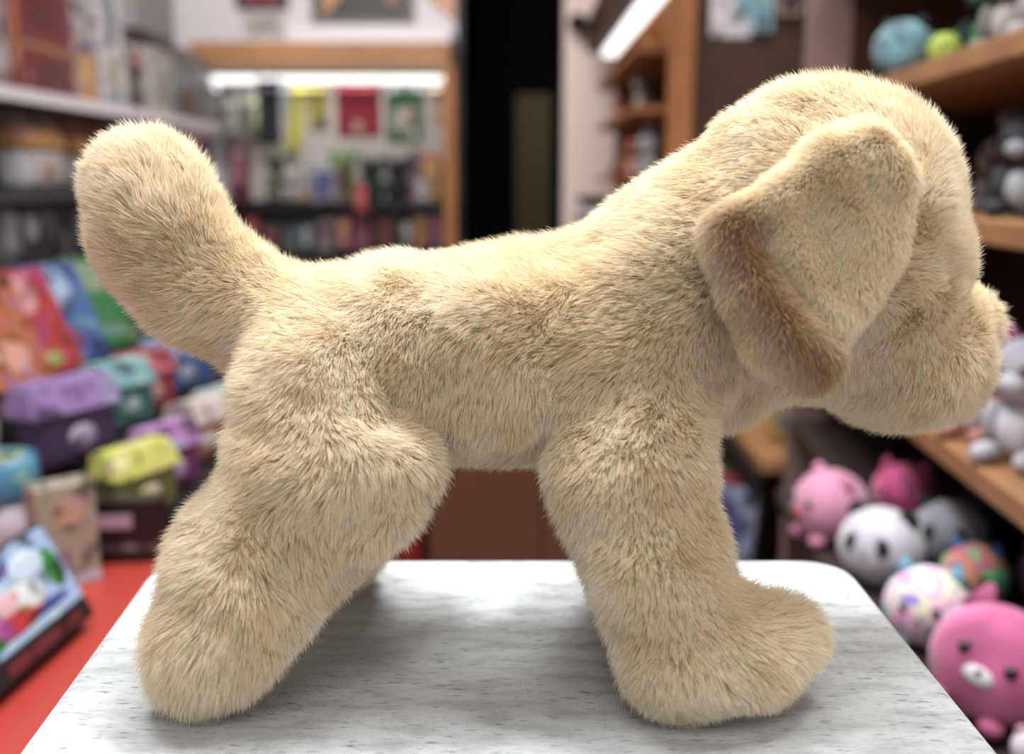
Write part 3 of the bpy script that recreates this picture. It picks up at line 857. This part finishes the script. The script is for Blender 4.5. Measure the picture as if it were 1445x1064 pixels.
plushball('plush_ball', 'little orange plush ball in front of the lavender box', (xb(428), 4.70, Z1), .018, fm((214, 128, 44), .9), (190, 100, 40))
shelfbox(476, 492, 225, Z1, 4.74, (130, 112, 56), [(.2, .2, .8, .8, (90, 40, 48))], 'toy_box', 'narrow olive and maroon box on far shelf')
plushsit('plush_panther', 'black plush with dark green scarf on far shelf', (xb(517), 4.93, Z1), .20, (28, 34, 38), (20, 70, 50), earkind='round')
plushsit('plush_panther', 'black plush sitting beside its green scarfed twin', (xb(555), 4.93, Z1), .20, (34, 34, 42), (46, 46, 56), earkind='round')
carton('price_tag', 'bright coral red tag hanging on the far shelf edge', 'tag', (xb(511), 4.673, zb(298)), .048, .115, .004, (222, 66, 60), [(.2, .4, .8, .6, (232, 120, 100))])
shelfbox(577, 594, 210, Z1, 4.76, (136, 92, 80), [(.2, .5, .8, .9, (96, 80, 130))], 'toy_box', 'brown box with violet print next to black plush pair')
shelfbox(596, 620, 214, Z1, 4.74, (196, 148, 30), [(.2, .2, .8, .5, (150, 100, 30)), (.1, .85, .9, .97, (200, 90, 90))], 'toy_box', 'mustard yellow box with pink top band on far shelf')
plushsit('plush_dog', 'brown and white plush behind the mustard yellow box', (xb(616), 4.90, Z1), .20, (126, 96, 68), (210, 205, 205), earkind='drop')
for i, (a, b, t, c, p, lab) in enumerate([
    (300, 318, 305, (128, 50, 56), (70, 80, 70), 'small dusty red box on the lower far shelf'),
    (320, 338, 312, (60, 90, 60), (150, 160, 90), 'small green box on the lower far shelf'),
    (342, 366, 300, (146, 56, 52), (190, 90, 80), 'brick red box on the lower far shelf'),
    (370, 396, 318, (74, 60, 60), (150, 60, 70), 'dark brown box on the lower far shelf'),
    (400, 420, 322, (112, 128, 46), (60, 90, 150), 'lime and blue box on the lower far shelf'),
    (422, 440, 316, (54, 78, 122), (180, 180, 190), 'navy box on the lower far shelf'),
    (444, 470, 308, (146, 136, 130), (120, 60, 90), 'pale grey box on the lower far shelf'),
    (474, 494, 304, (132, 58, 88), (216, 150, 80), 'magenta and orange box on the lower far shelf'),
    (498, 520, 300, (160, 70, 70), (90, 50, 90), 'salmon box on the lower far shelf'),
    (524, 562, 306, (84, 40, 36), (110, 52, 46), 'dark maroon wide box on the lower far shelf'),
    (566, 580, 312, (70, 96, 100), (190, 190, 190), 'teal box on the lower far shelf'),
    (582, 602, 280, (166, 60, 50), (208, 170, 70), 'tall red and gold box on the lower far shelf'),
    (604, 626, 300, (50, 76, 106), (170, 70, 60), 'steel blue box on the lower far shelf')]):
    shelfbox(a, b, t, SH2+.0005, 4.72, c, [(.15, .55, .85, .85, p), (.3, .2, .7, .45, tuple(min(255, x+30) for x in p))], 'toy_box', lab)
plushsit('plush_bunny', 'white bunny plush beside the tall red and gold box', (xb(596), 4.705, Z1), .085, (205, 205, 215), (180, 180, 200), earkind='long')

# ------------------------------------------------------------------ doorway side: blush wall, speaker, ledge with bowl
sp = put('wall_speaker', 'small black speaker high on the blush wall', 'speaker', at(815, 34, 5.045))
ball('speaker_body', (0, -.03, 0), (.045, .05, .045), BLK, sp); tube('speaker_arm', [(0, 0, 0), (0, .045, .02)], .008, BLK, sp)
wl = box('wall_ledge', (at(812, 296, 5.0).x, 4.9, at(835, 302, 5.0).z), (at(858, 296, 5.0).x, FARY-.001, at(835, 292, 5.0).z), WHITE, bevel=.004)
tag(wl, 'white ledge on the blush wall behind the puppy neck', 'ledge')
bowl = lathe('black_bowl', [(.02, 0), (.05, .01), (.072, .035), (.078, .05), (.070, .05), (.045, .02), (.0, .014)][:-1], BLK)
bowl.location = (at(835, 290, 5.0).x, 4.98, at(835, 292, 5.0).z+.0005); tag(bowl, 'black bowl on the white wall ledge', 'bowl')

# ------------------------------------------------------------------ far shelving beyond the puppy neck
UX = .47; UY0, UY1 = 3.3, 4.95
ub = empty('tall_shelf_unit', (UX, UY0, 0)); tag(ub, 'tall orange wooden shelving beside the blush wall', 'shelving')
W_, D_ = .48, UY1-UY0
box('end_panel', (0, 0, 0), (.075, .03, 2.4), OAK, ub, .003)
box('back_panel', (.44, .03, 0), (.46, D_, 2.4), WOOD2, ub)
box('far_panel', (0, D_-.03, 0), (.44, D_, 2.4), OAK, ub)
box('inner_panel', (.075, .10, 0), (.44, .12, 2.4), WOOD2, ub)
for z in (.45, .80, 1.10, 1.32, 1.50): box('shelf_board', (-.09, .12, z), (.44, D_-.03, z+.02), OAK, ub)
cb = box('light_canopy', (.33, 2.95, 1.66), (.46, 4.92, 1.80), WOOD2, bevel=.004); tag(cb, 'dark wooden canopy board running over the lit shelving', 'board')
sl = empty('canopy_lamp', (.415, 3.97, 1.655)); tag(sl, 'glowing white strip lamp along the canopy board', 'lamp')
box('lit_tube', (-.028, -1.0, -.03), (.028, .75, -.006), gl, sl); box('lamp_housing', (-.033, -1.02, -.006), (.033, .77, .004), WHITE, sl)
uni = [(3.56, 1.52, .085, (226, 128, 46), (240, 200, 80), 'point', 'orange cat like plush high on the orange shelving'),
       (3.75, 1.34, .12, (110, 96, 92), (190, 180, 170), 'round', 'grey brown plush on the upper orange shelf'),
       (3.58, 1.12, .135, (196, 190, 196), (150, 150, 150), 'long', 'pale bunny plush on the middle orange shelf'),
       (3.95, 1.12, .14, (206, 90, 60), (220, 150, 110), 'round', 'coral plush on the middle orange shelf'),
       (4.30, 1.12, .15, (96, 72, 60), (150, 110, 80), 'drop', 'brown drop eared plush on the middle orange shelf'),
       (3.53, .82, .17, (196, 50, 80), (80, 80, 170), 'round', 'crimson plush on the low orange shelf'),
       (3.85, .82, .16, (70, 70, 130), (150, 150, 170), 'drop', 'indigo plush on the low orange shelf'),
       (4.25, .82, .17, (90, 62, 66), (60, 50, 70), 'round', 'dusky maroon plush on the low orange shelf'),
       (4.55, 1.34, .115, (220, 110, 90), (230, 180, 160), 'long', 'salmon bunny plush at the far end of the orange shelf')]
for y, z, h, c, b, ek, lab in uni:
    plushsit('shelf_plush', lab, (UX-.02, y, z+.0005), h*1.12, c, b, rz=-math.pi/2+.6, earkind=ek if ek != 'point' else 'round')
carton('paper_poster', 'white paper poster on the dark end of the orange shelving', 'poster', (at(1032, 30, 3.39).x, 3.392, at(1032, 52, 3.38).z), .125, .25, .006, (226, 222, 232), [(.62, .25, .98, .7, (120, 190, 205))])
hangpack('carded_toy', 'light blue carded toy hanging beside the white poster', 'toy pack', (at(1074, 36, 3.36).x, 3.36, at(1062, 44, 3.36).z), .07, .13, (150, 200, 215), (90, 160, 190), hook=.04)
hangpack('carded_toy', 'brown and black carded toy hanging by the blue one', 'toy pack', (at(1114, 12, 3.36).x, 3.36, at(1100, 22, 3.36).z), .08, .13, (150, 120, 96), (60, 46, 44), hook=.04)

# ------------------------------------------------------------------ wooden shelving on the near side of the aisle
ua = empty('plush_shelf_unit', (.45+.07*.60, .60, 0), rz=-math.atan(.07)); tag(ua, 'long brown wooden shelving filled with soft toys', 'shelving')
LN = 1.72
def ul(y, x=0.0, z=0.0):
    return ua.matrix_world @ Vector((x, y, z))
bpy.context.view_layer.update()
for z in (1.245, 1.045, .765): box('shelf_board', (0, 0, z), (.36, LN-.03, z+.028), WOOD, ua, .003)
DECK = mat('dark_deck', S(46, 34, 30), .6)
box('shelf_board', (0, 1.15, .57), (.36, LN-.03, .595), DECK, ua, .003)
box('deck_board', (-.12, 0, .57), (.36, 1.15, .595), DECK, ua, .003)
box('back_panel', (.36, 0, 0), (.38, LN, 1.6), WOOD2, ua)
box('upright', (.09, LN-.03, 0), (.36, LN, 1.6), WOOD2, ua, .003)
box('front_post', (0, LN-.035, 0), (.09, LN, 1.6), mat('lit_wood', S(128, 104, 98), .5, noise=(9, .15)), ua, .003)  # front strip of the upright, light falling on it put into the colour
box('kick_panel', (-.10, 0, 0), (-.08, 1.14, .57), WOOD2, ua)
box('top_board', (0, 0, 1.57), (.36, LN-.03, 1.60), WOOD, ua, .003)
bpy.context.view_layer.update()
def rest(px, py, deck, r):
    """floor point for a thing of half height r resting on the deck, its middle seen at (px, py)"""
    g = ground(px, py, deck+r); return Vector((g.x, g.y, deck+.0005))
DK = .595
g = rest(1172, 712, DK, .055); plushball('plush_pig', 'pink round plush at the far end of the wooden deck', g, .056, fm((238, 150, 190), .9, sheen=.3), (232, 140, 180), rz=-1.3, snout=(214, 90, 110))
g = rest(1243, 772, DK, .05); plushball('plush_panda', 'white panda ball plush beside the pink round plush', g, .054, fm((226, 222, 236), .9, sheen=.3), (22, 22, 26), patch=(26, 26, 30), rz=-.75)
g = rest(1340, 752, DK, .05); plushball('plush_panda', 'grey panda plush behind the rainbow plush', g, .050, fm((172, 170, 182), .9), (30, 30, 34), patch=(30, 30, 34), rz=-.55)
g = rest(1268, 708, DK, .05); plushball('plush_cat', 'hot pink and black plush behind the white panda', g+Vector((.03, .06, 0)), .048, gem_mat('pink_black_plush', [(40, 24, 40), (220, 90, 150), (190, 40, 110)], 26), (200, 70, 130), rz=-.6, earkind='point')
g = rest(1310, 858, DK, .044); plushball('plush_unicorn', 'pastel tie dyed plush ball with white horn', g, .048, gem_mat('pastel_tie_dye', [(120, 215, 225), (250, 246, 252), (240, 150, 215), (250, 245, 200), (150, 130, 215)], 30), (30, 30, 40), rz=-.6, earkind='point', earmat=fm((120, 190, 215), .9))
g = rest(1375, 808, DK, .04); plushball('plush_unicorn', 'rainbow green and magenta plush ball behind the pastel one', g, .040, gem_mat('rainbow_plush', [(60, 180, 160), (90, 210, 120), (210, 60, 140), (240, 170, 80), (60, 90, 190)], 34), (60, 120, 190), rz=-.6, earkind='point')
g = rest(1450, 812, DK, .04); g.x += .035; plushball('plush_owl', 'navy and red patterned plush ball by the shelf back', g, .042, gem_mat('navy_red_plush', [(20, 30, 70), (40, 80, 150), (210, 60, 60), (200, 40, 110)], 34), (190, 50, 90), rz=-.6)
g = rest(1405, 938, DK, .058); plushball('plush_cat', 'large rose pink striped cat plush with white snout', g, .061, gem_mat('rose_plush', [(150, 60, 105), (206, 94, 146), (228, 130, 178)], 16), (196, 86, 138), rz=-.75, tilt=-.25, roll=.3, snout=(240, 232, 240), earkind='point', earmat=fm((196, 86, 138), .9))
g = rest(1448, 1042, DK, .03); plushball('plush_mouse', 'small white and pink plush in front of the rose cat', g+Vector((.008, -.006, 0)), .022, fm((228, 214, 226), .9), (214, 150, 180), rz=-.4)
g = rest(1400, 720, DK, .05); plushball('plush_bat', 'black plush in the shadow behind the grey panda', g, .046, fm((30, 28, 34), .9), (24, 22, 26), rz=-.6, earkind='point')
SHA = .793
for y, x, h, c, b, ec, ek, lab in [
    (.72, .05, .14, (226, 150, 140), (236, 226, 230), (120, 190, 190), 'long', 'coral and mint plush nearest on the lower shelf'),
    (.60, .06, .16, (206, 202, 214), (232, 228, 236), (196, 90, 150), 'round', 'silver grey plush with magenta eyes on the lower shelf'),
    (.69, .17, .19, (236, 120, 130), (240, 200, 120), (230, 80, 140), 'round', 'pink and yellow plush on the lower shelf'),
    (.90, .10, .13, (206, 140, 50), (240, 210, 130), (200, 120, 40), 'drop', 'amber plush on the lower shelf behind the muzzle'),
    (1.05, .12, .14, (90, 96, 120), (170, 180, 200), (90, 96, 120), 'drop', 'slate blue plush on the lower shelf'),
    (1.25, .12, .14, (140, 110, 90), (190, 160, 130), (120, 90, 70), 'round', 'brown bear plush on the lower shelf')]:
    plushsit('shelf_plush', lab, ul(y, x, SHA+.0005), h, c, b, ec, rz=-1.0, earkind=ek, eye=(150, 30, 90) if 'magenta' in lab else (16, 14, 18))
SHB = 1.073
for y, x, h, c, b, ec, ek, lab in [
    (.57, .10, .14, (150, 140, 170), (205, 195, 215), (120, 80, 180), 'long', 'mauve bunny plush on the middle shelf'),
    (.68, .07, .13, (84, 84, 90), (196, 200, 206), (60, 60, 66), 'round', 'charcoal plush with pale tummy on the middle shelf'),
    (.78, .10, .13, (58, 52, 54), (150, 90, 90), (160, 150, 150), 'round', 'dark plush with dusty red tummy on the middle shelf'),
    (.62, .20, .15, (190, 196, 208), (150, 200, 210), (170, 160, 200), 'drop', 'pale blue grey plush deeper on the middle shelf'),
    (.90, .12, .11, (160, 150, 148), (120, 118, 120), (160, 150, 148), 'drop', 'ash grey plush on the middle shelf behind the head')]:
    plushsit('shelf_plush', lab, ul(y, x, SHB+.0005), h, c, b, ec, rz=-1.0, earkind=ek)
SHC = 1.273
plushball('plush_penguin', 'teal blue round plush on the top shelf', ul(1.13, .04, SHC+.0005), .046, gem_mat('teal_plush', [(60, 90, 96), (120, 170, 180), (150, 205, 225)], 14), (30, 50, 50), rz=-.9)
tb = ul(.96, .05, SHC+.0005); plushball('plush_ball', 'lime green small plush ball beside the teal plush', tb, .024, fm((196, 220, 60), .9), (60, 130, 50), rz=-.9)
for y, x, h, c, b, ek, lab in [
    (1.00, .13, .16, (40, 50, 66), (60, 140, 60), 'round', 'navy plush with green tummy behind the lime ball'),
    (.84, .10, .15, (150, 144, 138), (190, 184, 178), 'round', 'warm grey plush on the top shelf'),
    (.70, .10, .16, (196, 190, 192), (216, 212, 214), 'long', 'off white bunny plush on the top shelf'),
    (.56, .08, .15, (186, 186, 196), (226, 224, 232), 'drop', 'silver white plush on the top shelf near the edge'),
    (.76, .21, .18, (120, 112, 108), (160, 150, 144), 'drop', 'taupe plush deeper on the top shelf')]:
    plushsit('shelf_plush', lab, ul(y, x, SHC+.0005), h, c, b, rz=-1.0, earkind=ek)

# low book display between the stand and the shelving
lc = empty('low_book_rack', (.60, 2.40, 0)); tag(lc, 'low wooden book rack with slanted ledge beyond the fore leg', 'rack')
box('top_ledge', (-.02, 0, .44), (.30, .86, .47), WOOD, lc, .003); box('dark_rail', (-.04, 0, .40), (-.02, .86, .44), BLK, lc)
box('lower_ledge', (-.20, 0, .02), (.20, .86, .05), WOOD2, lc); box('rack_back', (.20, 0, .05), (.22, .86, .44), WOOD2, lc)
bx = [((150, 158, 196), (90, 90, 150), 'lavender blue picture book in the low rack'), ((196, 74, 92), (220, 130, 120), 'rose red picture book in the low rack'),
      ((112, 124, 62), (180, 170, 90), 'moss green picture book in the low rack'), ((176, 96, 72), (90, 80, 140), 'rust orange picture book in the low rack'),
      ((92, 92, 150), (200, 110, 110), 'indigo picture book in the low rack'), ((206, 160, 60), (120, 130, 170), 'golden picture book at the far end of the low rack')]
for i, (c, p, lab) in enumerate(bx):
    book('picture_book', lab, 'book', (.50, 2.47+i*.135, .0505), .16, .33, .015, c, [(.15, .5, .85, .9, p), (.2, .1, .6, .4, tuple(min(255, q+50) for q in p))], rz=-.75, rx=-.12)
pouch('gift_bag', 'yellow and blue gift bag on the slanted ledge', 'bag', (.70, 2.56, .4705), .14, .17, .07, (204, 172, 84), (60, 96, 150), rz=-1.0)
bc = empty('brown_cabinet', (.02, 2.62, 0)); tag(bc, 'brown wooden cabinet seen beneath the puppy belly', 'cabinet')
box('cabinet_body', (-.24, 0, 0), (.36, .4, .88), mat('brown_laminate', S(92, 54, 38), .5, noise=(5, .12)), bc, .004)
for k in (0, 1): box('door', (-.23+k*.295, -.015, .03), (.05+k*.295, 0, .85), mat('brown_laminate', S(92, 54, 38), .5, noise=(5, .12)), bc, .003)
rc = box('red_crate', (-.46, 2.60, 0), (-.235, 2.95, .84), mat('dark_red_paint', S(120, 22, 20), .5), bevel=.004); tag(rc, 'dark red box beside the brown cabinet', 'box')
# ------------------------------------------------------------------ shelves along the side wall
LX = -1.25
us = empty('wall_shelving', (-1.6, 2.0, 0)); tag(us, 'grey metal shelving along the side wall full of toy boxes', 'shelving')
for z in (.86, 1.085, 1.335):
    box('shelf_board', (0.001, 0, z-.02), (.37, 2.6, z), mat('light_metal', S(168, 164, 166), .5) if z > 1.3 else DGREY, us, .002)
    box('price_rail', (.37, 0, z-.028), (.376, 2.6, z+.004), mat('white_strip', S(214, 210, 216), .4) if z > 1.3 else DGREY, us)
box('base_cabinet', (0.001, 0, 0), (.36, 2.6, .80), DGREY, us, .004)
for k in range(4): box('upright_post', (0.002, k*.85, .8), (.03, k*.85+.03, 1.70), DGREY, us)
def side(px0, px1, pyt, z, col, prints, name, label, cat='box', X=LX, d=.16):
    """box on the side wall shelves, front towards the aisle, between two picture columns"""
    a = on_x(px0, (pyt+200)/2, X); b = on_x(px1, (pyt+200)/2, X)
    w = b.y-a.y; h = min(max(.04, on_x((px0+px1)/2, pyt, X).z-z), {1.335: 2., 1.085: .222, .86: .198}[z])
    return carton(name, label, cat, (X, (a.y+b.y)/2, z+.0005), w, h, d, col, prints, rz=math.pi/2)
zt = 1.335
# the front of a box on this wall runs away from the camera; columns in the print go nearest to farthest
side(-40, 16, -20, zt, (176, 150, 152), [(.1, .2, .9, .5, (206, 190, 192))], 'toy_box', 'pinkish grey box nearest on the upper side shelf')
side(18, 104, -30, zt, (150, 26, 26), [(.0, .1, .10, 1.0, (226, 120, 50)), (.12, .38, 1.0, .43, (176, 130, 60)), (.3, .55, .8, .9, (120, 16, 16)), (.35, .08, .9, .3, (110, 40, 44))], 'gift_box', 'big red box with gold band on the upper side shelf')
side(107, 111, 20, zt, (190, 186, 190), [], 'toy_box', 'thin pale box beside the big red box')
side(114, 138, 60, zt, (226, 160, 60), [(.1, .82, .9, .98, (70, 110, 180)), (.2, .3, .8, .6, (236, 186, 90))], 'toy_box', 'amber box with blue band on the upper side shelf')
side(141, 175, -30, zt, (218, 214, 220), [(.3, .48, .7, .9, (120, 126, 150)), (.35, .18, .7, .36, (176, 160, 110)), (.3, .02, .7, .12, (150, 160, 196))], 'toy_box', 'tall white box with blue grey lettering block')
side(180, 216, 66, zt, (196, 190, 194), [(.1, .05, .55, .65, (60, 46, 48)), (.2, .55, .6, .9, (180, 96, 84))], 'toy_box', 'white box with black and red figure print')
side(219, 246, 72, zt, (186, 182, 184), [(.2, .3, .8, .7, (150, 150, 146))], 'toy_box', 'pale grey box between printed boxes')
side(249, 276, 70, zt, (104, 108, 110), [(.5, .1, .9, .45, (150, 60, 70)), (.1, .4, .5, .9, (130, 140, 140))], 'toy_box', 'dark grey box with small crimson mark')
side(278, 296, 78, zt, (150, 148, 150), [(.2, .3, .8, .6, (110, 130, 120))], 'toy_box', 'grey box at the far end of the upper side shelf')
# grey panels / flat screens mounted higher
gp = box('grey_screen', (-1.598, on_x(182, 20, -1.56).y, 1.72), (-1.54, 5.06, 2.3), GREY, bevel=.006); tag(gp, 'large plain grey panel high on the side wall', 'panel')
gp = box('pale_panel', (-1.598, on_x(100, 20, -1.56).y, 1.72), (-1.55, on_x(150, 20, -1.56).y, 2.3), mat('olive_grey', S(142, 142, 126), .6), bevel=.006); tag(gp, 'olive grey panel above the amber box', 'panel')
zm = 1.085
for a, b, t, c, pr, lab in [
    (-50, 8, 150, (150, 146, 156), [(.2, .2, .8, .8, (110, 110, 124))], 'grey box nearest on the middle side shelf'),
    (10, 44, 148, (196, 192, 198), [(.1, .1, .9, .55, (142, 146, 166))], 'white and slate box on the middle side shelf'),
    (47, 80, 140, (182, 172, 180), [(.2, .1, .7, .6, (140, 120, 130))], 'pale mauve box on the middle side shelf'),
    (84, 126, 132, (206, 74, 46), [(.1, .02, .7, .55, (46, 46, 40))], 'orange red box with a dark window on the middle side shelf'),
    (128, 170, 134, (186, 70, 56), [(.0, .02, .5, .55, (50, 48, 44)), (.6, .3, .9, .8, (222, 130, 120))], 'brick red box with dark window next to the orange one'),
    (173, 194, 150, (96, 84, 100), [(.2, .2, .8, .7, (60, 60, 70))], 'plum grey box behind the tail tip'),
    (196, 240, 166, (168, 70, 48), [(.1, .5, .5, .9, (130, 44, 40))], 'rust red box on the middle side shelf behind the tail'),
    (242, 262, 160, (222, 120, 80), [(.3, .3, .8, .8, (200, 80, 80))], 'apricot box on the middle side shelf'),
    (264, 282, 168, (206, 110, 120), [(.1, .1, .9, .35, (120, 70, 130))], 'coral pink box on the middle side shelf'),
    (284, 308, 172, (70, 50, 120), [(.0, .36, 1., .56, (230, 130, 60)), (.1, .85, .9, 1., (214, 130, 80))], 'violet box with orange bands on the middle side shelf')]:
    side(a, min(b, 298), t, zm, c, pr, 'toy_box', lab, X=-1.40)
t = pouch('toy_bag', 'white bag with amber top lying on the middle side shelf', 'bag', (-1.315, on_x(50, 215, -1.3).y, zm+.0005-.0), .24, .17, .10, (206, 202, 204), (206, 140, 50), rz=math.pi/2)
pouch('toy_bag', 'second pale bag with ochre top on the middle side shelf edge', 'bag', (-1.315, on_x(112, 215, -1.3).y, zm+.0005), .18, .15, .10, (196, 188, 184), (190, 130, 60), rz=math.pi/2)
zl = .86
k = 0
for a, b, t, c, pr, lab in [
    (-60, -8, 285, (78, 76, 84), [(.2, .3, .8, .7, (120, 118, 126))], 'slate blister box nearest on the low side shelf'),
    (-5, 22, 290, (92, 90, 98), [(.1, .4, .9, .9, (150, 150, 158))], 'grey blister box with silver print on the low side shelf'),
    (25, 50, 284, (54, 52, 58), [(.2, .5, .8, .8, (170, 168, 172))], 'black blister box with white label on the low side shelf'),
    (53, 76, 290, (86, 84, 92), [(.2, .1, .8, .5, (40, 38, 44))], 'mid grey blister box on the low side shelf'),
    (79, 102, 286, (48, 46, 52), [(.2, .1, .5, .6, (104, 102, 110))], 'near black blister box beside the tail'),
    (105, 128, 292, (96, 92, 98), [(.2, .1, .8, .6, (60, 58, 64))], 'ash grey blister box partly behind the tail')]:
    side(a, b, t, zl, c, pr, 'blister_box', lab)

# ------------------------------------------------------------------ red counter with boxes
cn = empty('red_counter', (0, .9, 0)); tag(cn, 'red topped counter carrying the stand and boxes', 'counter')
bm = bmesh.new(); bm_box(bm, (-1.25, -.75, COUNTER_Z-.03), (-.30, .55, COUNTER_Z-.001), .003); bm_box(bm, (-.31, -.75, COUNTER_Z-.03), (.25, -.32, COUNTER_Z-.001), .003); obj_bm('counter_top', bm, RED, cn)
box('counter_body', (-1.20, -.70, 0), (-.31, .46, COUNTER_Z-.03), mat('dark_red_body', S(120, 24, 22), .5), cn)
B_ = ground(125, 892, COUNTER_Z); C_ = ground(-40, 1040, COUNTER_Z)
ex = (B_-C_).normalized(); A_ = at(45, 762, B_.y+.005)
ey = A_-B_; ey -= ex*ey.dot(ex); gh = ey.length; ey.normalize(); ez = ex.cross(ey)
gw = (B_-C_).length+.02
gb = put('game_box', 'black edged picture box with sky and flower print leaning on the red counter', 'box', (0, 0, 0))
gb.matrix_world = Matrix((( ex.x, ey.x, ez.x, C_.x), (ex.y, ey.y, ez.y, C_.y), (ex.z, ey.z, ez.z, C_.z+.014), (0, 0, 0, 1)))
box('box_base', (0, 0, -.03), (gw, gh, 0), BLK, gb, .003)
box('cover_sheet', (.008, .026, -.001), (gw-.004, gh-.003, .0012), fm((160, 190, 230), .3), gb)
for (u, v, ru, rv, c) in [(.55, .86, .10, .10, (110, 84, 170)), (.75, .74, .14, .14, (196, 214, 240)), (.50, .56, .14, .10, (232, 176, 180)), (.66, .50, .12, .14, (216, 220, 222)),
                          (.90, .60, .07, .20, (44, 140, 50)), (.50, .38, .26, .10, (196, 36, 40)), (.60, .44, .07, .06, (190, 150, 60)), (.3, .34, .12, .08, (40, 130, 44)), (.2, .55, .1, .12, (44, 140, 50)), (.75, .34, .16, .05, (60, 70, 150))]:
    ball('printed_shape', (u*gw, v*gh, .0012), (ru*gw, rv*gh, .0010), fm(c, .35), gb, 16, 6)
box('side_strip', (.3*gw, .006, -.001), (.9*gw, .018, .0012), fm((110, 30, 34), .4), gb)
g = ground(10, 792, COUNTER_Z)
jar = put('lidded_cup', 'pale pink cup with a blue screw lid on the red counter', 'cup', (g.x, g.y, COUNTER_Z))
lathe('cup_body', [(.040, 0), (.044, .01), (.046, .045), (.045, .09)], fm((206, 186, 202), .4), jar, 32)
lathe('base_band', [(.0462, .002), (.0468, .004), (.0475, .028), (.047, .03)], fm((130, 134, 150), .4), jar, 32)
lathe('lid', [(.048, .090), (.050, .093), (.050, .138), (.046, .144), (.034, .144), (.034, .1425)], fm((70, 148, 186), .35), jar, 32)
lathe('lid_inlay', [(.033, .1405), (.033, .1435), (.010, .1440)], fm((160, 182, 130), .4), jar, 24)
g = ground(102, 826, COUNTER_Z); carton('picture_box', 'beige box with white and mauve print leaning beside the blue lidded cup', 'box', (g.x, g.y, COUNTER_Z), .075, .13, .04, (176, 162, 140), [(.1, .1, .5, .35, (150, 100, 110)), (.0, .0, 1., .10, (200, 196, 210)), (.3, .6, .8, .85, (214, 160, 130))], rz=.75)
g = ground(168, 782, COUNTER_Z); carton('display_box', 'black display box with a blush pink label', 'box', (g.x, g.y-.035, COUNTER_Z), .135, .085, .04, (34, 20, 24), [(.10, .56, .74, .78, (200, 150, 168)), (.1, .2, .95, .30, (84, 60, 66))], rz=.1)
g = ground(30, 700, COUNTER_Z+.09)
book('picture_book', 'cream patterned book with purple spots behind the lidded cup', 'book', (-.76, 1.375, COUNTER_Z), .12, .175, .02, (206, 196, 174), [(.55, .45, .8, .7, (130, 80, 150)), (.2, .1, .45, .3, (140, 180, 190))], rz=.1, rx=-.12)
# stepped black rack beyond the counter
rk = empty('stepped_rack', (-.70, 1.46, 0)); tag(rk, 'black stepped rack of bright pouches beyond the red counter', 'rack')
TZ = (.645, .715, .79)
box('low_step', (.10, .0, 0), (.235, .95, TZ[0]), BLK, rk, .003); box('middle_step', (-.02, .0, 0), (.10, .95, TZ[1]), BLK, rk, .003); box('top_step', (-.25, .0, 0), (-.02, .95, TZ[2]), BLK, rk, .003)
def step(kindf, px, py, X, z, *a, **k):
    y = on_x(px, py, X).y; return kindf(a[0], a[1], a[2], (X, y, z+.0005), *a[3:], **k)
R45 = 1.15
step(pouch, 92, 575, -.635, TZ[1], 'snack_pouch', 'big purple pouch with lilac flap on the stepped rack', 'pouch', .15, .125, .06, (70, 44, 84), (150, 110, 176), rz=R45)
step(pouch, 168, 548, -.635, TZ[1], 'snack_pouch', 'teal pouch on the stepped rack', 'pouch', .115, .115, .05, (52, 110, 108), (120, 176, 180), rz=R45)
step(pouch, 205, 527, -.635, TZ[1], 'snack_pouch', 'red pouch on the stepped rack', 'pouch', .11, .11, .045, (160, 34, 36), (206, 84, 90), rz=R45)
step(pouch, 252, 508, -.635, TZ[1], 'snack_pouch', 'cobalt blue pouch below the tail', 'pouch', .15, .11, .05, (60, 92, 160), (120, 146, 206), rz=R45)
step(pouch, 190, 640, -.53, TZ[0], 'snack_pouch', 'lime yellow pouch on the lowest rack step', 'pouch', .122, .105, .05, (112, 112, 50), (206, 208, 60), rz=R45)
step(pouch, 232, 600, -.53, TZ[0], 'snack_pouch', 'magenta pouch behind the lime one', 'pouch', .115, .105, .042, (120, 40, 104), (196, 130, 200), rz=R45)
step(pouch, 280, 568, -.53, TZ[0], 'snack_pouch', 'peach orange pouch on the lowest rack step', 'pouch', .12, .105, .045, (176, 96, 50), (214, 190, 180), rz=R45)
step(pouch, 310, 548, -.53, TZ[0], 'snack_pouch', 'mint pouch at the far end of the lowest rack step', 'pouch', .11, .10, .04, (120, 140, 130), (180, 206, 200), rz=R45)
for px, py, c, pr, lab in [
    (30, 450, (186, 96, 50), [(.2, .1, .8, .4, (222, 150, 120))], 'orange book nearest on the top rack step'),
    (78, 450, (186, 40, 40), [(.15, .55, .7, .95, (226, 150, 150)), (.3, .05, .7, .2, (150, 160, 40))], 'red book with pale sun print on the top rack step'),
    (122, 445, (70, 104, 176), [(.2, .5, .8, .95, (150, 176, 222)), (.15, .08, .6, .35, (130, 60, 100))], 'blue book on the top rack step'),
    (168, 440, (40, 128, 62), [(.1, .6, .8, .95, (130, 160, 124)), (.3, .1, .8, .25, (120, 170, 150))], 'green book on the top rack step'),
    (212, 436, (66, 36, 42), [(.2, .4, .8, .8, (96, 84, 88))], 'dark brown book partly behind the tail'),
    (238, 430, (60, 50, 60), [(.2, .4, .8, .8, (110, 100, 110))], 'dark plum book behind the tail')]:
    step(book, px, py, -.76, TZ[2], 'story_book', lab, 'book', .135, .185, .022, c, pr, rz=1.3, rx=-.42)
